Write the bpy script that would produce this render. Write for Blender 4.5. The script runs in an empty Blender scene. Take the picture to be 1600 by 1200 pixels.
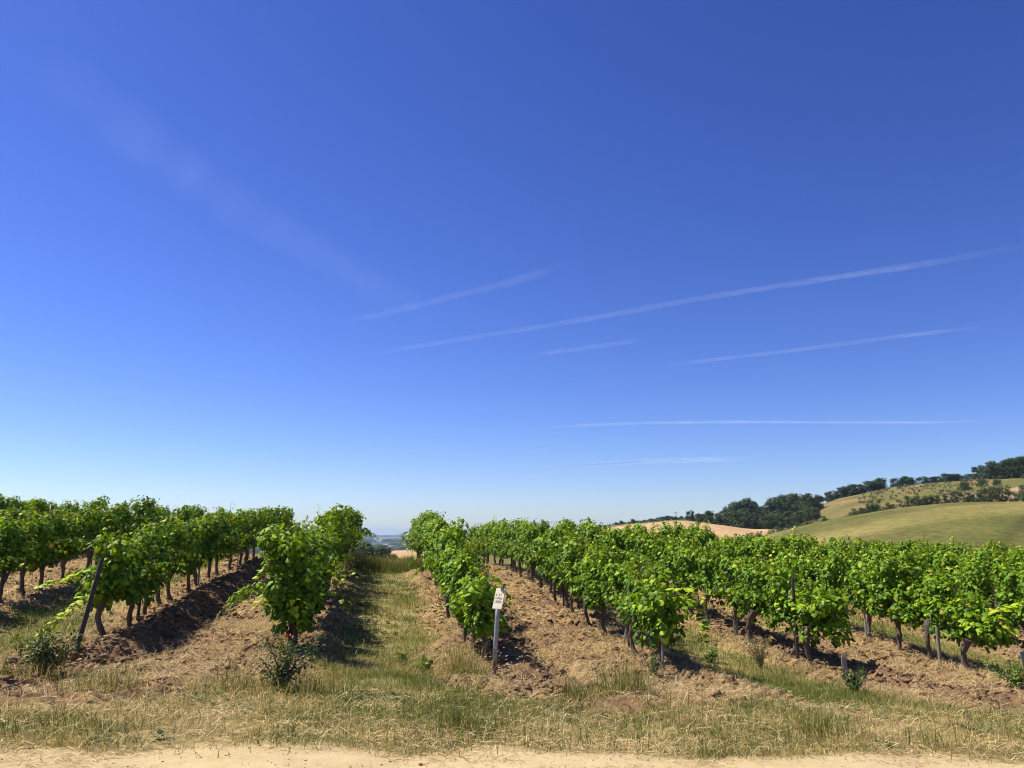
import bpy, math, random
import numpy as np
from mathutils import Vector, Matrix, Euler

rnd = random.Random(11)
R = np.random.default_rng(7)
RAD = math.radians
S = bpy.context.scene
COL = S.collection

# ---------------------------------------------------------------- camera, sky, sun, exposure
cam_data = bpy.data.cameras.new('camera')
cam_data.sensor_width = 36.0
cam_data.lens = 36.0 * 1202 / 1600
cam_data.clip_start = 0.1
cam_data.clip_end = 300000
cam = bpy.data.objects.new('camera', cam_data)
COL.objects.link(cam)
cam.location = (0, 0, 1.65)
cam.rotation_euler = (RAD(90 + 10.97), 0, RAD(-9.276))
S.camera = cam

SUN_EL = RAD(54)
SUN_H = Vector((-0.89, 0.455)).normalized()           # horizontal direction towards the sun (x, y)
SUN_DIR = Vector((SUN_H.x * math.cos(SUN_EL), SUN_H.y * math.cos(SUN_EL), math.sin(SUN_EL)))

world = bpy.data.worlds.new('World')
S.world = world
world.use_nodes = True
nt = world.node_tree
nt.nodes.clear()
w_out = nt.nodes.new('ShaderNodeOutputWorld')
w_bg = nt.nodes.new('ShaderNodeBackground')
w_sky = nt.nodes.new('ShaderNodeTexSky')
w_sky.sky_type = 'NISHITA'
w_sky.sun_disc = False
w_sky.sun_elevation = SUN_EL
w_sky.sun_rotation = math.atan2(SUN_H.x, SUN_H.y)
w_sky.altitude = 250
w_sky.air_density = 1.0
w_sky.dust_density = 0.2
w_sky.ozone_density = 4.0
w_bg.inputs['Strength'].default_value = 0.050
w_hsv = nt.nodes.new('ShaderNodeHueSaturation')
w_hsv.inputs['Hue'].default_value = 0.512
w_hsv.inputs['Saturation'].default_value = 1.12
nt.links.new(w_sky.outputs[0], w_hsv.inputs['Color'])
w_wb = nt.nodes.new('ShaderNodeMix'); w_wb.data_type = 'RGBA'; w_wb.blend_type = 'MULTIPLY'      # the photograph's cool, saturated blue
w_wb.inputs['Factor'].default_value = 1.0
w_wb.inputs['B'].default_value = (0.975, 1.0, 1.24, 1)
nt.links.new(w_hsv.outputs[0], w_wb.inputs['A'])
w_gm = nt.nodes.new('ShaderNodeGamma'); w_gm.inputs['Gamma'].default_value = 1.25
nt.links.new(w_wb.outputs['Result'], w_gm.inputs['Color'])
nt.links.new(w_gm.outputs[0], w_bg.inputs['Color'])
nt.links.new(w_bg.outputs[0], w_out.inputs['Surface'])

sun_data = bpy.data.lights.new('sun', 'SUN')
sun_data.energy = 5.0
sun_data.angle = RAD(0.53)
sun_data.color = (1.0, 0.95, 0.87)
sun = bpy.data.objects.new('sun', sun_data)
COL.objects.link(sun)
sun.rotation_euler = SUN_DIR.to_track_quat('Z', 'Y').to_euler()

S.view_settings.view_transform = 'Standard'
S.view_settings.look = 'None'
S.view_settings.gamma = 1
S.view_settings.use_curve_mapping = False
S.view_settings.exposure = 0.52
S.cycles.max_bounces = 7
S.cycles.diffuse_bounces = 3
S.cycles.glossy_bounces = 2
S.cycles.transmission_bounces = 4
S.cycles.transparent_max_bounces = 12
S.cycles.volume_bounces = 0
S.cycles.sample_clamp_indirect = 4
S.cycles.filter_width = 1.05

# ---------------------------------------------------------------- helpers
def tag(o, label=None, cat=None, group=None, kind=None):
    if label: o['label'] = label
    if cat: o['category'] = cat
    if group: o['group'] = group
    if kind: o['kind'] = kind
    return o

def link(o, parent=None):
    COL.objects.link(o)
    if parent is not None: o.parent = parent
    return o

def empty(name, loc=(0, 0, 0), rz=0):
    o = bpy.data.objects.new(name, None)
    o.empty_display_size = 0.2
    o.location = loc
    o.rotation_euler = (0, 0, rz)
    return link(o)

def mesh_np(name, V, F, col=None, smooth=False, attrs=None):
    """V (n,3) floats, F list of (m,3) or (m,4) arrays, col per-vertex rgb"""
    if isinstance(F, np.ndarray): F = [F]
    me = bpy.data.meshes.new(name)
    V = np.ascontiguousarray(V, dtype=np.float32)
    me.vertices.add(len(V))
    me.vertices.foreach_set('co', V.ravel())
    nl = sum(f.size for f in F)
    npoly = sum(len(f) for f in F)
    me.loops.add(nl)
    me.loops.foreach_set('vertex_index', np.concatenate([f.ravel() for f in F]).astype(np.int32))
    me.polygons.add(npoly)
    tot = np.concatenate([np.full(len(f), f.shape[1], dtype=np.int32) for f in F])
    start = np.concatenate([[0], np.cumsum(tot)[:-1]]).astype(np.int32)
    me.polygons.foreach_set('loop_start', start)
    me.polygons.foreach_set('loop_total', tot)
    if smooth:
        me.polygons.foreach_set('use_smooth', np.ones(npoly, dtype=bool))
    if col is not None:
        a = me.attributes.new('tint', 'FLOAT_COLOR', 'POINT')
        c = np.ones((len(V), 4), dtype=np.float32)
        c[:, :3] = col
        a.data.foreach_set('color', c.ravel())
    for k, v in (attrs or {}).items():
        a = me.attributes.new(k, 'FLOAT', 'POINT')
        a.data.foreach_set('value', np.ascontiguousarray(v, dtype=np.float32))
    me.update(calc_edges=True)
    me.validate()
    return me

def obj(name, me, mat, parent=None):
    if mat is not None and not me.materials: me.materials.append(mat)
    return link(bpy.data.objects.new(name, me), parent)

class MB:
    """collects shapes for one mesh"""
    def __init__(s): s.v, s.f, s.n = [], [], 0
    def add(s, V, F):
        V = np.asarray(V, float)
        s.v.append(V)
        for f in F: s.f.append([i + s.n for i in f])
        s.n += len(V)
        return s
    def tube(s, pts, rad, n=8, cap=True, jit=0.0, rr=rnd):
        pts = [Vector(p) for p in pts]
        rings = []
        up = Vector((0.31, 0.17, 0.93)).normalized()
        for i, p in enumerate(pts):
            d = (pts[min(i + 1, len(pts) - 1)] - pts[max(i - 1, 0)]).normalized()
            a = d.cross(Vector((1, 0.1, 0)) if abs(d.x) < 0.8 else Vector((0, 1, 0.1))).normalized()
            b = d.cross(a)
            for k in range(n):
                t = 2 * math.pi * k / n
                r = rad[i] * (1 + rr.uniform(-jit, jit))
                rings.append(p + (a * math.cos(t) + b * math.sin(t)) * r)
        F = []
        for i in range(len(pts) - 1):
            for k in range(n):
                k2 = (k + 1) % n
                F.append([i * n + k, i * n + k2, (i + 1) * n + k2, (i + 1) * n + k])
        if cap:
            F.append([k for k in range(n)][::-1])
            F.append([(len(pts) - 1) * n + k for k in range(n)])
        return s.add([tuple(v) for v in rings], F)
    def box(s, c, size, M=None):
        hx, hy, hz = [q / 2 for q in size]
        V = [Vector((x * hx, y * hy, z * hz)) for z in (-1, 1) for y in (-1, 1) for x in (-1, 1)]
        if M is not None: V = [M @ v for v in V]
        V = [tuple(v + Vector(c)) for v in V]
        return s.add(V, [[0, 2, 3, 1], [4, 5, 7, 6], [0, 1, 5, 4], [2, 6, 7, 3], [0, 4, 6, 2], [1, 3, 7, 5]])
    def mesh(s, name, smooth=False):
        me = bpy.data.meshes.new(name)
        me.from_pydata([tuple(v) for v in np.concatenate(s.v)], [], s.f)
        if smooth: me.polygons.foreach_set('use_smooth', np.ones(len(me.polygons), dtype=bool))
        me.update()
        return me

def _hash(ix, iy, seed):
    h = (ix.astype(np.int64) * 374761393 + iy.astype(np.int64) * 668265263 + seed * 974711) & 0x7fffffff
    h = ((h ^ (h >> 13)) * 1274126177) & 0x7fffffff
    h = h ^ (h >> 16)
    return (h & 0xffff) / 65535.0

def vnoise(x, y, seed=0):
    ix, iy = np.floor(x), np.floor(y)
    fx, fy = x - ix, y - iy
    fx = fx * fx * (3 - 2 * fx); fy = fy * fy * (3 - 2 * fy)
    a = _hash(ix, iy, seed); b = _hash(ix + 1, iy, seed)
    c = _hash(ix, iy + 1, seed); d = _hash(ix + 1, iy + 1, seed)
    return a + (b - a) * fx + (c - a) * fy + (a - b - c + d) * fx * fy

def fbm(x, y, seed=0, oct=4, gain=0.5):
    t, amp, tot = 0, 1.0, 0
    for o in range(oct):
        t = t + amp * vnoise(x * 2 ** o + 17.3 * o, y * 2 ** o - 9.1 * o, seed + o)
        tot += amp; amp *= gain
    return t / tot

def sstep(a, b, x):
    t = np.clip((x - a) / (b - a), 0, 1)
    return t * t * (3 - 2 * t)

# ---------------------------------------------------------------- materials
def new_mat(name):
    m = bpy.data.materials.new(name)
    m.use_nodes = True
    t = m.node_tree
    return m, t, t.nodes['Principled BSDF'], t.nodes['Material Output']

def noise_mix(t, col_in, scale, amount, dark=0.55, light=1.35, detail=6, coords='Object'):
    """multiply a colour by a noise between dark and light"""
    tc = t.nodes.new('ShaderNodeTexCoord')
    nz = t.nodes.new('ShaderNodeTexNoise'); nz.inputs['Scale'].default_value = scale; nz.inputs['Detail'].default_value = detail
    nz.inputs['Roughness'].default_value = 0.65
    t.links.new(tc.outputs[coords], nz.inputs['Vector'])
    mr = t.nodes.new('ShaderNodeMapRange')
    mr.inputs['From Min'].default_value = 0.3; mr.inputs['From Max'].default_value = 0.7
    mr.inputs['To Min'].default_value = dark; mr.inputs['To Max'].default_value = light
    t.links.new(nz.outputs['Fac'], mr.inputs['Value'])
    mx = t.nodes.new('ShaderNodeMix'); mx.data_type = 'RGBA'; mx.blend_type = 'MULTIPLY'
    mx.inputs['Factor'].default_value = amount
    t.links.new(col_in, mx.inputs['A'])
    t.links.new(mr.outputs[0], mx.inputs['B'])
    return mx.outputs['Result'], nz

def bump(t, bsdf, height, strength, dist):
    b = t.nodes.new('ShaderNodeBump')
    b.inputs['Strength'].default_value = strength; b.inputs['Distance'].default_value = dist
    t.links.new(height, b.inputs['Height'])
    t.links.new(b.outputs[0], bsdf.inputs['Normal'])

def attr_col(t):
    a = t.nodes.new('ShaderNodeAttribute'); a.attribute_name = 'tint'
    return a.outputs['Color']

def plain_mat(name, rgb, rough=0.8, scale=30, amt=0.7, bumpd=0.004, metal=0.0):
    m, t, b, o = new_mat(name)
    c = t.nodes.new('ShaderNodeRGB'); c.outputs[0].default_value = (*rgb, 1)
    col, nz = noise_mix(t, c.outputs[0], scale, amt)
    t.links.new(col, b.inputs['Base Color'])
    b.inputs['Roughness'].default_value = rough
    b.inputs['Metallic'].default_value = metal
    if bumpd: bump(t, b, nz.outputs['Fac'], 0.8, bumpd)
    return m

def foliage_mat(name, trans=0.35, rough=0.45, warm=(1.5, 1.35, 0.6), spec=0.4):
    m, t, b, o = new_mat(name)
    c = attr_col(t)
    t.links.new(c, b.inputs['Base Color'])
    b.inputs['Roughness'].default_value = rough
    b.inputs['Specular IOR Level'].default_value = spec
    tr = t.nodes.new('ShaderNodeBsdfTranslucent')
    mu = t.nodes.new('ShaderNodeMix'); mu.data_type = 'RGBA'; mu.blend_type = 'MULTIPLY'
    mu.inputs['Factor'].default_value = 1
    mu.inputs['B'].default_value = (*warm, 1)
    t.links.new(c, mu.inputs['A']); t.links.new(mu.outputs['Result'], tr.inputs['Color'])
    ms = t.nodes.new('ShaderNodeMixShader'); ms.inputs[0].default_value = trans
    t.links.new(b.outputs[0], ms.inputs[1]); t.links.new(tr.outputs[0], ms.inputs[2])
    t.links.new(ms.outputs[0], o.inputs['Surface'])
    return m

M_leaf = foliage_mat('vine_leaf', 0.17, 0.55, (1.9, 1.6, 0.3), 0.16)
M_tree = foliage_mat('tree_leaf', 0.15, 0.7, (1.3, 1.3, 0.6), 0.2)
M_grass = foliage_mat('grass_blade', 0.25, 0.7, (1.2, 1.15, 0.7), 0.25)
M_bark = plain_mat('vine_bark', (0.115, 0.085, 0.066), 0.95, 40, 0.9, 0.01)
M_trunk = plain_mat('tree_bark', (0.10, 0.08, 0.06), 0.95, 8, 0.8, 0.02)
M_wood = plain_mat('weathered_wood', (0.24, 0.20, 0.16), 0.9, 25, 0.9, 0.005)
M_darkpost = plain_mat('dark_post', (0.045, 0.036, 0.032), 0.8, 30, 0.9, 0.004)
M_steel = plain_mat('galvanised_steel', (0.36, 0.36, 0.36), 0.5, 20, 0.6, 0.0, 0.35)

def vcol_mat(name, scale, amt, dark, light, bstr, bdist, rough=1.0, spec=0.1, extra=None):
    m, t, b, o = new_mat(name)
    col, nz = noise_mix(t, attr_col(t), scale, amt, dark, light, 8)
    if extra:
        col, nz2 = noise_mix(t, col, extra[0], extra[1], extra[2], extra[3], 5)
    t.links.new(col, b.inputs['Base Color'])
    b.inputs['Roughness'].default_value = rough
    b.inputs['Specular IOR Level'].default_value = spec
    if bstr: bump(t, b, nz.outputs['Fac'], bstr, bdist)
    return m

M_ground = vcol_mat('soil_and_litter', 9.0, 0.9, 0.55, 1.4, 0.9, 0.06, extra=(45, 0.7, 0.6, 1.35))
M_path = vcol_mat('sandy_path', 6.0, 0.55, 0.8, 1.15, 0.5, 0.02, extra=(60, 0.6, 0.75, 1.2))
M_hill = vcol_mat('hill_grass', 0.06, 0.6, 0.72, 1.3, 0.3, 0.3, extra=(0.7, 0.85, 0.62, 1.4))
M_clod = vcol_mat('soil_clod', 22, 0.8, 0.6, 1.35, 0.8, 0.01)
M_straw = foliage_mat('straw', 0.1, 0.8, (1, 1, 0.9), 0.2)

# ---------------------------------------------------------------- the lie of the land
PY = [-30, 7, 9, 11, 13, 15, 17, 19, 21, 23.5, 26, 28, 31, 34, 40, 46, 55, 70]
PZ = [0, 0, -.15, -.34, -.43, -.40, -.26, -.14, -.02, .15, .30, .37, .45, .43, .22, -.4, -2.2, -5]
_yy = np.linspace(-30, 70, 1001)
_pz = np.interp(_yy, PY, PZ)
for _ in range(3):
    _pz = np.convolve(np.pad(_pz, 8, mode='edge'), np.ones(17) / 17, mode='valid')

ROW0, STEP = -1.5, 3.1
def zbase(x, y):
    return np.interp(y, _yy, _pz) - 0.05 * np.clip(x, -30, 60)

def aisle(x):
    """aisle index (even: grass, odd: tilled), offset from the row to the left in metres"""
    k = np.floor((x - ROW0) / STEP)
    return k, (x - ROW0) - k * STEP

def masks(x, y):
    k, off = aisle(x)
    n = fbm(x * 0.9, y * 0.9, 3, 3)
    tilled_aisle = (np.mod(k, 2) == 1)
    edge = np.minimum(off, STEP - off)
    sh = np.where(tilled_aisle, 1.5 * np.exp(-((off - 1.5) / 1.0) ** 2), 0.0)          # the plough turned nearer the path in the tilled aisles
    head = sstep(10.4, 8.9, y + sh + (n - 0.5) * 3.4)                       # 1 on the headland
    grassy = np.where(tilled_aisle, 0.0, sstep(0.42, 0.95, edge + (n - 0.5) * 0.9))
    g = np.maximum(grassy, head * (0.30 + 0.70 * sstep(0.40, 0.58, fbm(x * 0.75 + 40, y * 0.75, 9, 4))))
    path = sstep(6.65, 6.25, y + (fbm(x * 0.9, y * 1.5, 21, 4) - 0.5) * 0.9)
    g = g * (1 - path)
    tilled = (1 - head) * (1 - grassy) * (1 - path)
    return g, tilled, path, head, k, off, edge

def znear(x, y):
    x = np.asarray(x, float); y = np.asarray(y, float)
    g, tl, pa, hd, k, off, edge = masks(x, y)
    z = zbase(x, y)
    inside = sstep(11, 12.5, y)
    ridge = 0.15 * np.exp(-((off - 0.50) / 0.28) ** 2) - 0.11 * np.exp(-((off - 1.15) / 0.28) ** 2) + 0.06 * np.exp(-((STEP - off - 0.4) / 0.25) ** 2)
    ridge = ridge * (0.55 + 0.9 * fbm(x * 0.9, y * 0.6, 14, 3))
    z = z + inside * np.where(np.mod(k, 2) == 1, ridge, 0.5 * np.maximum(ridge, 0))
    z = z + tl * ((fbm(x * 2.2, y * 2.2, 5, 4, 0.6) - 0.5) * 0.20 + (0.25 - np.abs(fbm(x * 5, y * 5, 6, 3, .65) - 0.5)) * 0.40 + (fbm(x * 8, y * 8, 16, 2) - 0.5) * 0.07)
    z = z + (g + hd * .5) * (fbm(x * 1.3, y * 1.3, 8, 3) - 0.5) * 0.10
    return z

def zat(x, y): return float(znear(np.array([x]), np.array([y]))[0])

# near ground: one tensor grid, split into ground and path
gx = np.concatenate([np.arange(-26, -7, 0.16), np.arange(-7, 14, 0.06), np.arange(14, 46, 0.16)])
gy = np.concatenate([np.arange(-7, 4.5, 0.5), np.arange(4.5, 15, 0.055), np.arange(15, 37, 0.11), np.arange(37, 48, 0.5)])
GX, GY = np.meshgrid(gx, gy)
gm = masks(GX, GY)
GZ = znear(GX, GY)
c_soil = np.array([.205, .125, .064]); c_strawsoil = np.array([.345, .220, .092])
c_grassg = np.array([.165, .158, .046]); c_dry = np.array([.38, .295, .115]); c_path = np.array([.52, .395, .200])
n1 = fbm(GX * 1.1, GY * 1.1, 31, 4)[..., None]; n2 = fbm(GX * 3, GY * 3, 35, 3)[..., None]
bare = np.where(np.mod(gm[4], 2) == 1, sstep(1.5, .9, gm[5]), 0.0)[..., None]
soilc = c_soil * (1 - .05 * bare) + (c_strawsoil - c_soil) * sstep(.30, .56, n1 * 0.6 + n2 * 0.4) * (1 - .8 * bare)
grassc = c_grassg + (c_dry - c_grassg) * sstep(.40, .66, n1 * 0.5 + n2 * 0.5)
g_, tl_, pa_ = gm[0][..., None], gm[1][..., None], gm[2][..., None]
headc = c_dry * 0.55 + c_strawsoil * 0.45
gcol = headc * (1 - g_) + grassc * g_
gcol = gcol * (1 - tl_) + soilc * tl_
gcol = gcol * (1 - pa_) + (c_path * (0.9 + 0.2 * n2)) * pa_
ny, nx = GX.shape
idx = np.arange(nx * ny).reshape(ny, nx)
Q = np.stack([idx[:-1, :-1], idx[:-1, 1:], idx[1:, 1:], idx[1:, :-1]], -1).reshape(-1, 4)
pmask = gm[2].ravel()[Q].mean(1) > 0.5
Vg = np.stack([GX, GY, GZ], -1).reshape(-1, 3)
Cg = gcol.reshape(-1, 3)
def submesh(name, V, F, C, mat, smooth=True):
    u, inv = np.unique(F, return_inverse=True)
    return obj(name, mesh_np(name, V[u], inv.reshape(F.shape), C[u], smooth), mat)
tag(submesh('ground', Vg, Q[~pmask], Cg, M_ground), kind='structure')
tag(submesh('path', Vg, Q[pmask], Cg, M_path), kind='structure')

# far land: polar height field in world metres, z by bearing (deg from +y to +x) and distance
AZ = [-180, -60, -30, -8, 0, 4, 9, 13, 16.7, 21.8, 24, 26.5, 29, 31.6, 35.5, 39.2, 42.6, 50, 65, 100, 180]
DI = [0, 60, 100, 150, 200, 250, 330, 400, 470, 600, 900, 1500, 3000, 16000]
TZ = {
 -180: [0, 0, 0, 0, 0, 0, 0, 0, 0, 0, 0, 0, -10, -45],
 -60: [0, 1, 0, -2, -4, -6, -9, -12, -15, -20, -30, -42, -45, -45],
 -30: [0, 0, -3, -6, -9, -11, -14, -17, -20, -25, -33, -42, -45, -45],
 -8:  [0, -2, -5, -7, -9, -10, -12, -15, -18, -24, -33, -42, -45, -45],
 0:   [0, -2.5, -5, -5.6, -5.6, -5.5, -5.6, -7.5, -12, -19, -32, -42, -45, -45],
 4:   [0, -2.5, -5, -5.6, -5.4, -5.2, -5.3, -7, -11, -17, -30, -42, -45, -45],
 9:   [0, -3, -6, -6, -5, -4.5, -3, -2, -4, -8, -25, -40, -45, -45],
 13:  [0, -3, -7, -7, -5, -2.5, 0, 2, 2, 1, -12, -35, -45, -45],
 16.7:[0, -4, -8, -7, -4.5, -1, 4.3, 5.3, 6, 6, -5, -30, -45, -45],
 21.8:[0, -4, -8, -7, -4, 0, 6.4, 8.8, 9.6, 10, 0, -25, -45, -45],
 24:  [0, -4, -8, -7, -4, -1.5, 4.6, 7, 9, 10, 2, -20, -45, -45],
 26.5:[0, -4, -7, -2.5, 1.0, -1.5, 2.2, 6, 9, 10, 4, -20, -45, -45],
 29:  [0, -4, -6, -0.5, 3.5, 0.5, 4, 9, 11, 11, 6, -15, -45, -45],
 31.6:[0, -4, -5.5, 1.2, 5.4, 3.0, 12, 17.5, 18, 17, 10, -10, -45, -45],
 35.5:[0, -4, -5, 2.6, 7.9, 6.5, 15, 23.0, 23, 22, 14, -5, -40, -45],
 39.2:[0, -4, -5, 3.3, 9.1, 8.0, 17, 25.3, 25, 24, 18, 0, -40, -45],
 42.6:[0, -4, -5, 3.2, 9.0, 8.4, 18.5, 26, 26, 26, 20, 0, -40, -45],
 50:  [0, -4, -5, 3, 8.5, 9, 20, 27, 28, 28, 22, 0, -40, -45],
 65:  [0, -4, -5, 2, 7, 10, 20, 28, 30, 30, 24, 0, -40, -45],
 100: [0, -1, -2, 0, 3, 6, 10, 14, 20, 24, 20, 0, -40, -45],
 180: [0, 0, 0, 0, 0, 0, 0, 0, 0, 0, 0, 0, -10, -45]}
az = np.concatenate([np.arange(-180, -36, 3.0), np.arange(-36, 56, 0.25), np.arange(56, 180.1, 3.0)])
dd = np.concatenate([np.arange(0, 60, 6), np.arange(60, 480, 5), np.geomspace(480, 16000, 60)])
Ztab = np.array([TZ[a] for a in AZ], float)
za = np.stack([np.interp(az, AZ, Ztab[:, j]) for j in range(len(DI))], 1)
Zf = np.stack([np.interp(dd, DI, za[i]) for i in range(len(az))], 0)
def boxblur(A, n, axis):
    k = 2 * n + 1
    P = np.pad(A, [(n, n) if a == axis else (0, 0) for a in (0, 1)], mode='edge')
    cs = np.cumsum(P, axis=axis)
    cs = np.concatenate([np.zeros_like(np.take(cs, [0], axis)), cs], axis)
    hi = np.take(cs, np.arange(k, cs.shape[axis]), axis); lo = np.take(cs, np.arange(0, cs.shape[axis] - k), axis)
    return (hi - lo) / k
for _ in range(2):
    Zf = boxblur(Zf, 2, 1)
for _ in range(2):
    Zf = boxblur(Zf, 3, 0)
AA, DD = np.meshgrid(az, dd, indexing='ij')
FX, FY = DD * np.sin(np.radians(AA)), DD * np.cos(np.radians(AA))
rough_ = (fbm(FX * 0.02, FY * 0.02, 51, 4) - 0.5) * np.clip((DD - 60) / 100, 0, 1)
Zf = Zf + rough_ * np.where(DD < 600, 1.3, 6)
near = np.minimum(zbase(FX, FY), 1.5) - 0.45
Zf = near + (Zf - near) * sstep(44, 75, DD)
def zfar(a, d):
    """height of the far land at a bearing (deg) and distance"""
    i = np.searchsorted(az, a) - 1; j = np.searchsorted(dd, d) - 1
    fa = (a - az[i]) / (az[i + 1] - az[i]); fd = (d - dd[j]) / (dd[j + 1] - dd[j])
    return float((Zf[i, j] * (1 - fa) + Zf[i + 1, j] * fa) * (1 - fd) + (Zf[i, j + 1] * (1 - fa) + Zf[i + 1, j + 1] * fa) * fd)
def pol(a, d, dz=0.0):
    return Vector((d * math.sin(RAD(a)), d * math.cos(RAD(a)), zfar(a, d) + dz))

nA, nD = AA.shape
idx = np.arange(nA * nD).reshape(nA, nD)
QF = np.stack([idx[:-1, :-1], idx[1:, :-1], idx[1:, 1:], idx[:-1, 1:]], -1).reshape(-1, 4)[:, ::-1]
aq = AA.ravel()[QF].mean(1); dq = DD.ravel()[QF].mean(1)
nn = fbm(FX * 0.03, FY * 0.03, 61, 4); n3 = fbm(FX * 0.1, FY * 0.1, 64, 3)
streak = fbm(FX * 0.012, FY * 0.06, 66, 4)
crest_d = 206.0
is_mead = (aq > 23.6) & (dq < crest_d) & (dq > 46) & (aq < 75)
wheat_far = np.interp(aq, [-2, 0, 5.5, 13, 15, 22, 27.5], [345, 350, 345, 330, 345, 352, 338])
is_wheat = ((aq > 12) & (aq < 27.6) & (dq > 215) & (dq < wheat_far)) | ((aq > 0.5) & (aq < 5.5) & (dq > 170) & (dq < 345))
is_dirt = (aq > 38.2) & (aq < 60) & (dq > np.interp(aq, [38.2, 41, 44], [300, 262, 250])) & (dq < np.interp(aq, [38.2, 41, 44, 50], [306, 318, 330, 335]))
is_plain = (dq > 900)
is_mead &= ~is_wheat
is_hill = ~(is_mead | is_wheat | is_plain | is_dirt)
cm = np.zeros((nA, nD, 3))
c1 = np.array([.142, .142, .033]); c2 = np.array([.225, .180, .055])
mead = c1 + (c2 - c1) * sstep(.36, .66, nn * .55 + streak * .45)[..., None]
mead = mead * (0.76 + 0.30 * sstep(.36, .56, streak))[..., None]
tA, tB = np.array([105 * math.sin(RAD(39.0)), 105 * math.cos(RAD(39.0))]), np.array([172 * math.sin(RAD(43.2)), 172 * math.cos(RAD(43.2))])
td = (tB - tA) / np.linalg.norm(tB - tA)
trk = np.abs((FX - tA[0]) * td[1] - (FY - tA[1]) * td[0])
mead = mead * (1 - .35 * np.exp(-(trk / 1.0) ** 2))[..., None]                # a worn track across the meadow
h1 = np.array([.135, .132, .033]); h2 = np.array([.24, .165, .062])
hill = h1 + (h2 - h1) * (sstep(.42, .62, n3 * .5 + nn * .5) * np.clip((DD - 255) / 60, 0.15, 1))[..., None]
wheat = np.array([.46, .305, .145]) * (0.92 + 0.16 * n3)[..., None]
fieldn = fbm(FX * 0.0016, FY * 0.0016, 71, 3)
pl = np.where((fieldn < 0.56)[..., None], np.array([.045, .065, .03]), np.array([.23, .20, .10]))
dirt = np.array([.34, .235, .125]) * (0.85 + 0.3 * n3)[..., None]
Vf = np.stack([FX, FY, Zf], -1).reshape(-1, 3)
for nm, mk, cc in (('meadow', is_mead, mead), ('wheat_field', is_wheat, wheat), ('hill', is_hill, hill), ('bare_field', is_dirt, dirt), ('plain', is_plain, pl)):
    tag(submesh(nm, Vf, QF[mk], cc.reshape(-1, 3), M_hill), kind='structure')

# ---------------------------------------------------------------- grapevines
LEAF2D = np.array([(0, .08), (.30, -.10), (.55, .20), (.38, .42), (.36, .75), (0, 1.0), (-.36, .75), (-.38, .42), (-.55, .20), (-.30, -.10)])
LEAFV = np.zeros((11, 3))
LEAFV[:10, 0] = LEAF2D[:, 0]; LEAFV[:10, 1] = LEAF2D[:, 1]
LEAFV[:10, 2] = -0.22 * np.abs(LEAF2D[:, 0]) - 0.10 * LEAF2D[:, 1] ** 2
LEAFV[10] = (0, .38, .05)
LEAFF = np.array([(i, (i + 1) % 10, 10) for i in range(10)])

def norm(a): return a / np.maximum(np.linalg.norm(a, axis=-1, keepdims=True), 1e-9)

def leaves_np(P, T, N, size, col, LV=LEAFV, LF=LEAFF):
    """many leaves: base P, tip direction T, normal N"""
    T = norm(T)
    U = norm(np.cross(T, N)); N = np.cross(U, T)
    V = P[:, None, :] + size[:, None, None] * (LV[None, :, 0:1] * U[:, None, :] + LV[None, :, 1:2] * T[:, None, :] + LV[None, :, 2:3] * N[:, None, :])
    F = LF[None] + (np.arange(len(P)) * len(LV))[:, None, None]
    C = np.repeat(col, len(LV), axis=0)
    return V.reshape(-1, 3), F.reshape(-1, 3), C

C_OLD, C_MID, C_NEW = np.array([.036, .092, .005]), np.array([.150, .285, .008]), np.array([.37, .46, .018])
def leaf_cols(n, youth_shade, rg):
    """young 0..1 per leaf: leaf age, plus shading painted onto the lumps"""
    t = np.clip(youth_shade + rg.normal(0, .17, n), 0, 1)[:, None]
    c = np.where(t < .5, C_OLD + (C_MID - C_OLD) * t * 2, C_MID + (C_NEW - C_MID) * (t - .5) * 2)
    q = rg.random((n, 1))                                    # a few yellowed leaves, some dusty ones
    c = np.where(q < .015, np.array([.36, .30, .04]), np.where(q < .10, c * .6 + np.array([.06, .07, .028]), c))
    return c * rg.uniform(.7, 1.3, (n, 1))

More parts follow.
